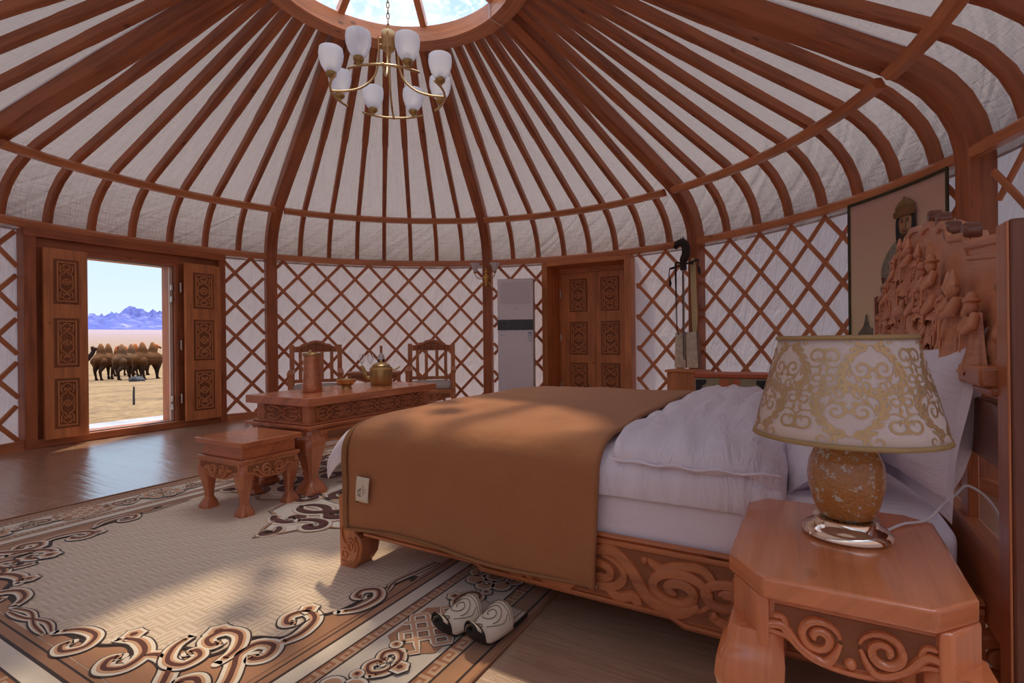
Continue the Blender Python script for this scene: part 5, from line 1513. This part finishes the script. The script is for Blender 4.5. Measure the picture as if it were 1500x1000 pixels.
# ------------------------------------------------------------------ armchairs (front = local -y)
def armchair(x, y, rz, lab):
    o = thing('armchair', lab, 'armchair', (x, y, 0), rz, 'carved armchairs by the lattice')
    W2, D2 = .335, .27
    mb = MB(); mb.bx(-W2, W2, -D2, D2, .325, .365, None, (1, 0, 0)); mb.build('seat', M_chairw, o, bevel=.005)
    for sx in (-1, 1):
        mb = MB(); mb.bx(sx * (W2 - .03) - .030, sx * (W2 - .03) + .030, D2 - .055, D2, 0, .985, None, (0, 0, 1)); mb.build('back_post', M_chairw, o, bevel=.005)
        mb = MB(); mb.bx(sx * (W2 - .03) - .026, sx * (W2 - .03) + .026, -D2, -D2 + .05, 0, .62, None, (0, 0, 1)); mb.build('front_leg', M_chairw, o, bevel=.005)
        mb = MB(); mb.sweep([(sx * (W2 - .03), D2 - .04, .645), (sx * (W2 - .03), 0, .640), (sx * (W2 - .03), -D2 + .04, .628), (sx * (W2 - .03), -D2 - .02, .605)], [(-.035, -.018), (.035, -.018), (.035, .012), (.02, .020), (-.02, .020), (-.035, .012)], None, Vector((0, 0, 1))); mb.build('armrest', M_chairw, o, bevel=.003)
    xs = [-.21, -.10, .0, .11, .21]
    for q in (-.20, -.075, .075, .20):
        mb = MB(); mb.bx(q - .022, q + .022, D2 - .045, D2 - .022, .50, .90, None, (0, 0, 1)); mb.build('back_slat', M_chairw, o, bevel=.004)
    mb = MB(); mb.bx(-W2 + .05, W2 - .05, D2 - .05, D2 - .015, .47, .515, None, (1, 0, 0)); mb.build('back_rail', M_chairw, o, bevel=.004)
    crest = catmull([(-.305, .965), (-.22, .965), (-.18, .995), (-.12, 1.005), (-.08, 1.03), (0, 1.045), (.08, 1.03), (.12, 1.005), (.18, .995), (.22, .965), (.305, .965)], 4)
    mb = MB(); M = face(0, D2 - .05, 0); mb.prism([(-.28, .885), *crest[1:-1], (.28, .885)], -.032, 0, M, (1, 0, 0)); cr = mb.build('crest_rail', M_chairw, o, 30, bevel=.003)
    mb = MB(); mb.m = 1; mb.prism([(-.25, .895), (-.25, .95), (-.12, .98), (0, 1.02), (.12, .98), (.25, .95), (.25, .895)], 0, .0015, M); mb.m = 0
    for sx in (-1, 1):
        for cx_, r, a in ((.055, .045, 0), (.145, .036, 1.5), (.22, .028, 3)):
            strip(mb, [(sx * (p[0] + cx_), p[1] + .935) for p in spiral(0, 0, r, .006, a, 1.5, 22)], .012, .010, M)
        strip(mb, [(sx * p[0], p[1]) for p in catmull([(.0, 1.02), (.06, 1.005), (.12, .98), (.2, .955), (.26, .93)], 5)], .012, .010, M)
    mb.build('crest_carving', [M_chairw, M_groove], cr, 50)
    apron(o, .56, .325, .12, D2 - .01, 0, M_chairw, M_chairw)
    mb = MB(); mb.bx(-W2 + .02, W2 - .02, -D2 + .01, -D2 + .04, .10, .14, None, (1, 0, 0)); mb.build('stretcher', M_chairw, o, bevel=.004)
    return o
def seat_cushion(x, y, rz, lab):
    m_ = rbox(-.275, .275, -.25, .20, .366, .455, .035, 14, wob=.006, seed=x * 7, puff=.02)
    c = m_.build('seat_cushion', M_cushion, None, 60); c.location = (x, y, 0); c.rotation_euler = (0, 0, rz)
    tag(c, lab, 'cushion', 'seat cushions'); 
CH = [(-2.60, 6.83, radians(20)), (-1.13, 7.18, radians(7))]
armchair(*CH[0], 'left carved slat-back armchair, behind the copper jug')
armchair(*CH[1], 'right carved slat-back armchair, behind the brass kettle')
seat_cushion(*CH[0], 'pale cushion on the left armchair'); seat_cushion(*CH[1], 'pale brocade cushion on the right armchair')
# tea table between them
tt = thing('tea_table', 'small carved tea table between the two armchairs by the lattice', 'tea table', (-1.93, 7.22, 0), radians(14))
mb = MB(); mb.bx(-.36, .36, -.20, .20, .575, .60, None, (1, 0, 0)); mb.build('table_top', M_chairw, tt, bevel=.004)
apron(tt, .66, .575, .11, .185, 0, M_chairw, M_chairw)
for sx in (-1, 1):
    for sy in (-1, 1):
        mb = MB(); mb.bx(sx * .33 - .02, sx * .33 + .02, sy * .165 - .02, sy * .165 + .02, 0, .575, None, (0, 0, 1)); mb.build('leg', M_chairw, tt, bevel=.003)
mb = MB(); mb.bx(-.33, .33, -.16, .16, .16, .18, None, (1, 0, 0)); mb.build('shelf', M_chairw, tt, bevel=.003)
bo = thing('bottle', 'dark wine bottle with white shoulder and copper cap on the tea table', 'bottle', (-1.82, 7.16, .60), 0)
mb = MB(); mb.lathe([(0, 0), (.048, 0), (.050, .01), (.050, .17), (.046, .20), (0, .20)], 24); mb.build('bottle_body', M_blackgl, bo, 40)
mb = MB(); mb.lathe([(.0502, .175), (.049, .20), (.040, .225), (.022, .25), (.017, .262), (0, .263)], 24); mb.build('bottle_shoulder', plain('silver_foil', (.72, .70, .70), .3, .6), bo, 40)
mb = MB(); mb.lathe([(0, .262), (.018, .262), (.018, .34), (.020, .345), (.020, .36), (0, .362)], 20); mb.build('cap', plain('copper_foil', (.55, .25, .14), .35, .8), bo, 40)
mb = MB(); mb.lathe([(.0505, .04), (.0508, .045), (.0508, .11), (.0505, .115)], 24, None, False); mb.build('bottle_label', plain('copper_label', (.45, .22, .13), .5), bo, 40)
for i, (x, y, lab) in enumerate(((-2.10, 7.20, 'left wine glass on the tea table'), (-1.96, 7.12, 'right wine glass on the tea table, next to the bottle'))):
    g = thing('wine_glass', lab, 'wine glass', (x, y, .60), 0, 'wine glasses')
    mb = MB(); mb.lathe([(0, .0), (.036, 0), (.036, .003), (.008, .007), (.0045, .015), (.0045, .11), (.010, .12), (.010, .118)][:7] + [(0, .12)], 24); mb.build('stem', M_glass, g, 50)
    mb = MB(); mb.lathe([(0, .119), (.012, .12), (.034, .145), (.042, .18), (.038, .225), (.033, .25), (.031, .25), (.036, .225), (.040, .18), (.032, .147), (.010, .124), (0, .123)], 24); mb.build('glass_bowl', M_glass, g, 60)
# ------------------------------------------------------------------ chandelier hanging from the crown
ch = thing('chandelier', 'brass chandelier with eight frosted tulip shades hanging under the crown window', 'chandelier', (CX - .012, CY - .012, 0), radians(8))
mb = MB()
zc = 4.26
for i in range(22):
    z = zc - .042 * i
    if z < 3.40: break
    ring = [Vector((.010 * cos(q * pi / 6), 0, z + .026 * sin(q * pi / 6))) for q in range(12)]
    if i % 2: ring = [Vector((0, p.x, p.z)) for p in ring]
    mb.tube(ring, .0042, 6, None, False, True)
mb.build('chain', M_agedbrass, ch, 60)
mb = MB(); mb.lathe([(0, 3.405), (.014, 3.40), (.02, 3.385), (.05, 3.378), (.052, 3.37), (.052, 3.255), (.047, 3.245), (.03, 3.235), (.018, 3.21), (.02, 3.19), (.012, 3.175), (0, 3.17)][::-1], 28); mb.build('hub', M_brass, ch, 40)
mb = MB(); mb.tube([(0, 0, 3.17), (0, 0, 2.86)], .006, 8); mb.build('hub_rod', M_brass, ch, 40) if False else None
RR = .425; ZRG = 2.905
for k in range(4):
    a = k * pi / 2
    d = Vector((cos(a), sin(a), 0))
    pth = catmull([(.072, 3.34), (.072, 3.24), (.078, 3.13), (.115, 3.02), (.20, 2.945), (.31, 2.912), (RR, ZRG)], 6)
    mb = MB(); mb.tube([d * r + Vector((0, 0, z)) for r, z in pth], .0085, 8)
    mb.tube([d * .05 + Vector((0, 0, 3.33)), d * .072 + Vector((0, 0, 3.33))], .007, 8); mb.tube([d * .05 + Vector((0, 0, 3.28)), d * .072 + Vector((0, 0, 3.28))], .007, 8)
    mb.build('arm', M_brass, ch, 60)
    mb = MB(); n = 20
    mb.tube([Vector((RR * cos(a + (i / n - .5) * 1.22), RR * sin(a + (i / n - .5) * 1.22), ZRG)) for i in range(n + 1)], .009, 8)
    mb.ellips((RR * cos(a) * 1.0, RR * sin(a) * 1.0, ZRG), (.014, .014, .014), 10, 8)
    arc = mb.build('ring_arc', M_brass, ch, 60)
    for s_ in (-1, 1):
        b = a + s_ * .40; T_ = Matrix.Translation((RR * cos(b), RR * sin(b), ZRG))
        mb = MB(); mb.lathe([(0, .004), (.012, .006), (.014, .018), (.022, .024), (.034, .034), (.038, .046), (.036, .056), (.030, .060), (0, .06)], 20, T_); mb.build('lamp_cup', M_agedbrass, ch, 40)
        mb = MB(); mb.lathe([(.026, .056), (.048, .070), (.070, .105), (.084, .150), (.088, .190), (.083, .225), (.079, .225), (.084, .190), (.080, .150), (.066, .107), (.044, .073), (.022, .060)], 28, T_, False); sh = mb.build('glass_shade', M_frost, ch, 60)
        mb = MB(); mb.ellips((RR * cos(b), RR * sin(b), ZRG + .115), (.025, .025, .045), 12, 8); mb.build('bulb', M_frost, ch, 60)

def wall_thing(name, lab, cat, ang, r, z=0.0, group=None): return thing(name, lab, cat, P(ang, r, z), radians(ang - 90), group)

# ------------------------------------------------------------------ standing air conditioner
ac = thing('air_conditioner', 'tall white floor-standing air conditioner against the lattice by the wall lamp', 'air conditioner', (.052, 7.42, 0), radians(-6))
mb = MB(); mb.bx(-.258, .258, -.0, .34, .04, 1.90, None, (0, 0, 1)); mb.build('cabinet', M_ac, ac, bevel=.012)
mb = MB(); mb.bx(-.24, .24, .01, .32, 0, .04); mb.build('plinth', M_ac2, ac, bevel=.004)
mb = MB(); mb.bx(-.215, .215, -.012, .001, 1.55, 1.855)
for i in range(14): mb.bx(-.20, .20, -.015, -.011, 1.565 + i * .0205, 1.576 + i * .0205)
mb.build('air_grille', M_ac2, ac, bevel=.003)
mb = MB(); mb.bx(-.258, .258, -.006, .001, 1.165, 1.315); mb.build('display_panel', M_blackgl, ac, bevel=.002)
mb = MB()
for x in (-.10, .07): mb.bx(x - .004, x + .004, -.008, -.005, 1.18, 1.30)
mb.build('panel_divider', plain('grey_divider', (.12, .11, .11), .4), ac, 0)
mb = MB(); mb.bx(-.25, .25, -.012, .001, .08, 1.15, None, (0, 0, 1))
for i in range(22): mb.bx(-.245 + i * .0225, -.234 + i * .0225, -.0125, .0, 1.15, 1.162)
mb.build('front_panel', M_ac, ac, bevel=.004)
mb = MB(); mb.bx(.175, .240, -.0135, -.0118, 1.00, 1.135)
st = mb.build('rating_sticker', plain('pale_sticker', (.72, .74, .80), .5), ac, 0)
mb = MB(); mb.bx(.180, .236, -.0145, -.0134, 1.112, 1.130); mb.bx(.185, .200, -.0145, -.0134, 1.075, 1.085); mb.bx(.212, .232, -.0145, -.0134, 1.080, 1.096); mb.bx(.180, .236, -.0145, -.0134, 1.052, 1.056); mb.bx(.236, .2375, -.0145, -.0134, 1.0, 1.06); mb.bx(.178, .236, -.0145, -.0134, 1.002, 1.005)
mb.build('sticker_print', plain('blue_print', (.12, .20, .38), .5), st, 0)
mb = MB()
for i in range(5): mb.bx(-.22 + i * .012, -.213 + i * .012, -.0135, -.0118, 1.085, 1.10)
mb.build('badge', plain('lilac_print', (.52, .50, .75), .5), ac, 0)
mb = MB(); mb.bx(-.022, .022, -.0025, .001, 1.470, 1.476); mb.build('small_badge', plain('grey_print', (.35, .34, .36), .5), ac, 0)
mb = MB(); mb.bx(-.262, .262, .02, .35, 1.896, 1.905); mb.bx(.256, .262, .06, .35, .05, 1.9, None, (0, 0, 1)); mb.build('side_panel', plain('taupe_side', (.28, .22, .20), .5), ac, bevel=.002)

# ------------------------------------------------------------------ gilded wall lamp on a post
wl = wall_thing('wall_lamp', 'gilded two-armed wall lamp with frosted shades on the post by the air conditioner', 'wall lamp', 82.2, 3.905, 2.0)
mb = MB(); mb.ellips((0, -.02, -.02), (.040, .03, .06), 16, 12); mb.lathe([(0, .04), (.022, .045), (.028, .06), (.016, .08), (.010, .10), (0, .12)], 16, Matrix.Translation((0, -.015, 0))); mb.lathe([(0, -.17), (.012, -.15), (.02, -.12), (.014, -.09), (.024, -.07), (0, -.06)], 14, Matrix.Translation((0, -.015, 0)))
for s_ in (-1, 1): mb.tube([Vector(p) for p in catmull([(0, -.025, -.09), (s_ * .04, -.035, -.10), (s_ * .065, -.03, -.135), (s_ * .09, -.03, -.16)], 5)], .007, 8)
mb.build('gilt_mount', M_gold, wl, 60)
for s_ in (-1, 1):
    mb = MB(); mb.tube([Vector(p) for p in catmull([(0, -.03, -.03), (s_ * .05, -.06, -.05), (s_ * .105, -.09, -.045), (s_ * .145, -.10, -.005), (s_ * .15, -.10, .03)], 6)], .007, 8)
    mb.lathe([(0, 0), (.014, .002), (.026, .012), (.026, .026), (0, .028)], 16, Matrix.Translation((s_ * .15, -.10, .025))); mb.build('arm', M_agedbrass, wl, 50)
    mb = MB(); mb.lathe([(.018, .048), (.030, .07), (.046, .12), (.070, .165), (.078, .175), (.074, .178), (.042, .122), (.026, .072), (.014, .05)], 24, Matrix.Translation((s_ * .15, -.10, 0)), False); mb.build('glass_shade', M_frost, wl, 60)

# ------------------------------------------------------------------ horsehead fiddle on its stand, hung on the post
fd = thing('fiddle', 'horsehead fiddle with hide soundbox leaning on the post, above a wooden stand', 'fiddle', P(36.7, 3.80, 0), radians(36.7 - 90 + 8))
fz = .66
mb = MB(); mb.prism([(-.165, fz), (.135, fz), (.115, fz + .43), (-.150, fz + .43)], -.045, .035, face(0, 0, 0), (0, 1, 0)); mb.build('soundbox', plain('fiddle_side_wood', (.22, .13, .08), .6, 0, .2), fd, 25, bevel=.006)
mb = MB(); mb.prism([(-.165, fz), (-.020, fz), (-.022, fz + .18), (-.018, fz + .425), (-.150, fz + .43)], .035, .042, face(0, 0, 0), (0, 1, 0)); mb.prism([(-.004, fz), (.135, fz), (.115, fz + .43), (-.012, fz + .425), (-.014, fz + .18)], .035, .044, face(0, 0, 0), (0, 1, 0)); mb.build('hide_cover', M_hide, fd, 25, bevel=.003)
mb = MB(); mb.tube([(-.03, -.055, fz + .10), (-.03, -.062, fz + .45), (-.032, -.055, fz + .9), (-.035, -.05, fz + 1.20)], [.012, .014, .014, .013], 8); mb.build('neck', plain('grey_wood_neck', (.34, .29, .26), .6), fd, 60)
mb = MB()
for x in (-.036, -.026): mb.tube([(x, -.078, fz + .14), (x, -.075, fz + 1.22)], .0016, 5)
mb.build('string', M_hair, fd, 0)
mb = MB(); mb.tube([Vector(p) for p in catmull([(-.03, -.05, fz + 1.18), (-.03, -.055, fz + 1.28), (.01, -.07, fz + 1.36), (.015, -.08, fz + 1.45), (-.02, -.09, fz + 1.50), (-.075, -.10, fz + 1.495), (-.105, -.11, fz + 1.44)], 5)], [.040] * 6 + [.050] * 6 + [.050] * 6 + [.046] * 5 + [.042] * 4 + [.030] * 3 + [.022], 10)
for s_ in (0, 1): mb.tube([(-.035 + .03 * s_, -.085, fz + 1.52), (-.045 + .03 * s_, -.085, fz + 1.575)], [.012, .002], 6)
for i in range(6): mb.tube([(.02 - .012 * i, -.075, fz + 1.40 + .022 * i), (.07 - .018 * i, -.06, fz + 1.44 + .03 * i)], [.014, .003], 5)
mb.build('horse_head', M_hair, fd, 60)
mb = MB(); mb.tube([(-.15, -.06, fz + 1.22), (.12, -.06, fz + 1.27)], .011, 8); mb.tube([(-.12, -.06, fz + 1.28), (.10, -.06, fz + 1.24)], .010, 8); mb.tube([(.12, -.06, fz + 1.27), (.17, -.06, fz + 1.28)], [.016, .012], 8); mb.tube([(-.15, -.06, fz + 1.22), (-.20, -.06, fz + 1.21)], [.016, .012], 8); mb.build('tuning_peg', M_hair, fd, 50)
mb = MB()
for x, z0, z1 in ((-.20, fz + 1.22, fz + .98), (.17, fz + 1.26, fz + 1.10)):
    mb.tube([Vector(p) for p in catmull([(x, -.065, z0), (x - .012, -.068, (z0 + z1) / 2 + .03), (x, -.068, z1 + .09)], 5)], .006, 6); mb.tube([(x, -.068, z1 + .10), (x + .004, -.07, z1 + .05), (x + .008, -.07, z1)], [.010, .020, .004], 8)
mb.build('tassel', M_hair, fd, 60)
bw = thing('fiddle_bow', 'thin dark fiddle bow hanging down the left side of the horsehead fiddle', 'bow', P(38.4, 3.74, 0), radians(36.7 - 90 + 8))
mb = MB(); mb.tube([(0, -.03, fz + 1.27), (.004, -.028, fz + .9), (.010, -.028, fz + .52), (.016, -.03, fz + .43), (.035, -.035, fz + .40)], [.012, .006, .005, .006, .010], 8); mb.build('bow_stick', M_hair, bw, 60)
mb = MB(); mb.tube([(-.012, -.03, fz + 1.25), (.002, -.034, fz + .44)], .003, 6); mb.build('bow_hair', M_hair, bw, 60)
fs_ = thing('fur_strip', 'long golden fur strip hanging on the post right of the fiddle neck', 'fur strip', P(36.2, 3.875, 0), radians(36.7 - 90))
mb = MB(); mb.prism(catmull([(-.04, 1.93), (.02, 1.95), (.035, 1.6), (.045, 1.25), (.030, 1.08), (.005, 1.04), (-.018, 1.10), (-.03, 1.4)], 5, True), 0, .02, face(0, 0, 0), (0, 1, 0)); mb.build('fur', M_goldfur, fs_, 40, bevel=.006)
sd = thing('wooden_stand', 'plain wooden stand under the fiddle, left of the painted chest', 'stand', P(36.4, 3.62, 0), radians(36.7 - 90 + 14))
mb = MB(); mb.bx(-.14, .28, -.16, .16, .62, .648, None, (1, 0, 0)); mb.build('stand_top', M_door, sd, bevel=.004)
mb = MB(); mb.bx(-.12, .26, -.14, .14, .0, .62, None, (0, 0, 1)); mb.build('stand_body', M_door, sd, bevel=.004)

# ------------------------------------------------------------------ painted chest
cs = thing('chest', 'old painted chest with red lid edge and blue bordered front, behind the bed', 'chest', (2.30, 5.42, 0), radians(-24))
w_, d_, h_ = .345, .21, .645
mb = MB(); mb.bx(-w_, w_, -d_, d_, .10, h_ - .04, None, (1, 0, 0)); mb.build('chest_body', plain('dark_chest_side', (.06, .03, .018), .5, 0, .2, 20, .4), cs, bevel=.004)
mb = MB(); mb.bx(-w_ - .012, w_ + .012, -d_ - .015, d_ + .01, h_ - .04, h_, None, (1, 0, 0)); mb.build('chest_lid', M_redpaint, cs, bevel=.006)
mb = MB(); mb.bx(-w_ + .0, w_, -d_ - .004, -d_ + .002, .12, h_ - .045, None, (1, 0, 0)); fr_ = mb.build('painted_front', M_greenpaint, cs, bevel=.001)
mb = MB(); M = face(0, -d_ - .004, 0)
mb.prism([(-.10, h_ - .05), (.08, h_ - .05), (.095, h_ - .085), (.07, h_ - .135), (-.09, h_ - .135), (-.115, h_ - .085)], 0, .003, M); mb.prism([(-.235, .16), (.235, .16), (.235, .455), (-.235, .455)], 0, .003, M); mb.build('orange_panel', M_orange, fr_, 0)
mb = MB()
for x0, x1, y0, y1 in ((-.275, .275, .475, .505), (-.275, -.245, .15, .505), (.245, .275, .15, .505)): mb.bx(x0, x1, y0, y1, 0, .005, M)
mb.build('blue_border', M_bluepaint, fr_, 0)
mb = MB()
for x0, x1 in ((-.26, -.16), (-.14, -.01), (.01, .13), (.15, .26)): mb.bx(x0, x1, .486, .494, .005, .006, M)
mb.build('pale_line', plain('pale_blue_line', (.35, .42, .52), .5), fr_, 0)
mb = MB()
for sx in (-1, 1):
    mb.prism([(sx * x, y) for x, y in ((.335, h_ - .06), (.23, h_ - .06), (.235, h_ - .10), (.275, h_ - .125), (.28, h_ - .17), (.335, h_ - .175))], 0, .006, M)
    strip(mb, [(sx * p[0], p[1]) for p in spiral(.29, h_ - .10, .035, .008, 0, 1.4, 20)], .012, .010, M)
mb.build('corner_mount', plain('dark_iron_mount', (.05, .055, .06), .45, .5, .3), fr_, 0)
mb = MB(); mb.bx(-.016, .016, h_ - .09, h_ - .045, .003, .012, M); disc(mb, 0, h_ - .10, .014, .018, M); mb.build('lock_plate', M_agedbrass, cs, bevel=.002)
mb = MB(); mb.bx(w_ - .022, w_ + .002, -d_ - .006, -d_ + .02, .12, h_ - .045, None, (0, 0, 1)); mb.build('edge_strip', M_agedbrass, cs, bevel=.002)
for sx in (-1, 1):
    for sy in (-1, 1):
        mb = MB(); mb.bx(sx * (w_ - .03) - .03, sx * (w_ - .03) + .03, sy * (d_ - .03) - .03, sy * (d_ - .03) + .03, 0, .10); mb.build('leg', M_dark, cs, bevel=.003)
mb = MB()
for x in (-.14, .20): mb.ellips((x, .02, h_ + .006), (.012, .012, .008), 10, 6)
mb.build('lid_stud', M_steel, cs, 60)

# ------------------------------------------------------------------ portrait hanging behind the headboard
po = thing('portrait_hanging', 'tan woven portrait hanging of a capped person behind the headboard', 'wall hanging', (CX, CY, 0), 0)
A0, A1, ZB, ZT = 8.6, -6.0, .78, 2.16
def hang(off): return lambda u, v: P(0, 0)[0:0] or ((3.945 - off) * cos(radians(A0 + (A1 - A0) * u)), (3.945 - off) * sin(radians(A0 + (A1 - A0) * u)), ZB + (ZT - ZB) * v + 0.0)
t = T('tan_tapestry'); p = t.co('UV'); x, y, z = t.xyz(p)
n = t.noise(t.vec(x * 3.0, y * 40.0, 0.0), 2.0, 4, .6); n2 = t.noise(t.vec(x * 400.0, y * 500.0, 0.0), 1.0, 1, .5)
c = t.ramp(y + (n - .5) * .16, [(.30, (.82, .67, .43)), (.62, (.78, .58, .41)), (.9, (.70, .47, .37))])
M_tap = t.done(t.bsdf(c, .9, t.bump(n2, .3, .003)))
mb = MB(); mb.grid(hang(0), 30, 16); mb.build('cloth', M_tap, po, 60, solid=.006)
mb = MB()
for u in (0.0, 1.0): mb.tube([hang(.004)(u, i / 20) for i in range(21)], .011, 8)
for v in (0.0, 1.0): mb.tube([hang(.004)(i / 30, v) for i in range(31)], .013, 8)
mb.build('dark_binding', plain('olive_binding', (.07, .06, .03), .8), po, 60)
def PT(x, y, off): # picture coordinates: metres right of the left edge, height
    a = A0 - math.degrees(x / 3.94); r = 3.945 - off; return (r * cos(radians(a)), r * sin(radians(a)), y)
def patch(poly, off, name, m, par=None, n=5):
    pts = catmull(poly, n, True); cx_ = sum(p[0] for p in pts) / len(pts); cy_ = sum(p[1] for p in pts) / len(pts)
    mb = MB(); k = len(pts)
    vs = [PT(x, y, off) for x, y in pts] + [PT(cx_, cy_, off)]
    mb.add(vs, [(i, (i + 1) % k, k) for i in range(k)], None, (0, 0, 1)); return mb.build(name, m, po, 60, solid=.003)
fx, fy = .615, 1.875            # middle of the face
patch([(fx - .24, fy - .51), (fx - .26, fy - .34), (fx - .20, fy - .21), (fx - .10, fy - .12), (fx, fy - .10), (fx + .10, fy - .12), (fx + .22, fy - .21), (fx + .26, 1.4), (fx + .26, 1.0), (fx - .22, 1.0)], .012, 'painted_tunic', plain('patterned_tunic', (.36, .33, .27), .85, 0, .2, 55, .85))
patch([(fx - .23, fy - .47), (fx - .25, fy - .39), (fx - .12, fy - .45), (fx - .10, fy - .51), (fx - .20, fy - .55)], .015, 'painted_cuff', plain('brown_cuff', (.14, .06, .03), .8))
patch([(fx - .24, fy - .59), (fx - .26, fy - .46), (fx - .13, fy - .51), (fx - .12, 1.10), (fx - .22, 1.08)], .014, 'painted_blue_sleeve', plain('blue_sleeve', (.04, .07, .13), .8))
patch([(fx - .085, fy - .17), (fx - .10, fy - .05), (fx - .085, fy + .06), (fx, fy + .09), (fx + .085, fy + .06), (fx + .10, fy - .05), (fx + .085, fy - .19), (fx + .05, fy - .17), (fx, fy - .13), (fx - .05, fy - .16)], .016, 'painted_hair', plain('dark_hair_paint', (.035, .04, .045), .8))
patch([(fx - .058, fy + .04), (fx - .060, fy - .03), (fx - .04, fy - .095), (fx, fy - .125), (fx + .04, fy - .095), (fx + .060, fy - .03), (fx + .058, fy + .04), (fx, fy + .06)], .020, 'painted_face', plain('painted_skin', (.55, .33, .18), .7, 0, 0, 20, .25))
patch([(fx - .045, fy - .075), (fx, fy - .085), (fx + .045, fy - .075), (fx + .02, fy - .135), (fx, fy - .145), (fx - .02, fy - .135)], .0225, 'painted_beard', plain('beard_paint', (.12, .07, .045), .8))
mb = MB()
def mark(x0, y0, x1, y1, w): 
    dx, dy = x1 - x0, y1 - y0; l = hypot(dx, dy); nx_, ny_ = -dy / l * w / 2, dx / l * w / 2
    mb.add([PT(x0 + nx_, y0 + ny_, .0245), PT(x0 - nx_, y0 - ny_, .0245), PT(x1 - nx_, y1 - ny_, .0245), PT(x1 + nx_, y1 + ny_, .0245)], [(0, 1, 2, 3)], None, (0, 0, 1))
for s_ in (-1, 1): mark(fx + s_ * .012, fy + .008, fx + s_ * .042, fy + .012, .010); mark(fx + s_ * .010, fy + .024, fx + s_ * .046, fy + .028, .007); mark(fx + s_ * .006, fy - .05, fx + s_ * .034, fy - .060, .007)
mark(fx + .004, fy + .01, fx + .012, fy - .03, .006); mark(fx - .010, fy - .035, fx + .012, fy - .035, .006); mark(fx - .022, fy - .068, fx + .022, fy - .068, .008)
mb.build('painted_features', plain('feature_paint', (.10, .05, .03), .8), po, 0)
patch([(fx - .105, fy + .055), (fx - .10, fy + .10), (fx, fy + .125), (fx + .10, fy + .10), (fx + .105, fy + .055), (fx + .06, fy + .045), (fx, fy + .055), (fx - .06, fy + .045)], .026, 'painted_fur_brim', plain('fur_brim_paint', (.26, .13, .05), .85, 0, .3, 60, .5))
patch([(fx - .085, fy + .11), (fx - .07, fy + .155), (fx - .02, fy + .18), (fx, fy + .205), (fx + .02, fy + .18), (fx + .07, fy + .155), (fx + .085, fy + .11)], .024, 'painted_cap', plain('gold_cap_paint', (.30, .19, .07), .7, 0, .2, 50, .5))
patch([(.10, 1.02), (.16, 1.10), (.19, 1.20), (.21, 1.10), (.30, 1.06), (.32, .98), (.2, .96)], .012, 'painted_tree', plain('grey_paint', (.22, .20, .16), .9, 0, 0, 30, .5))
for o in kids(po): pass
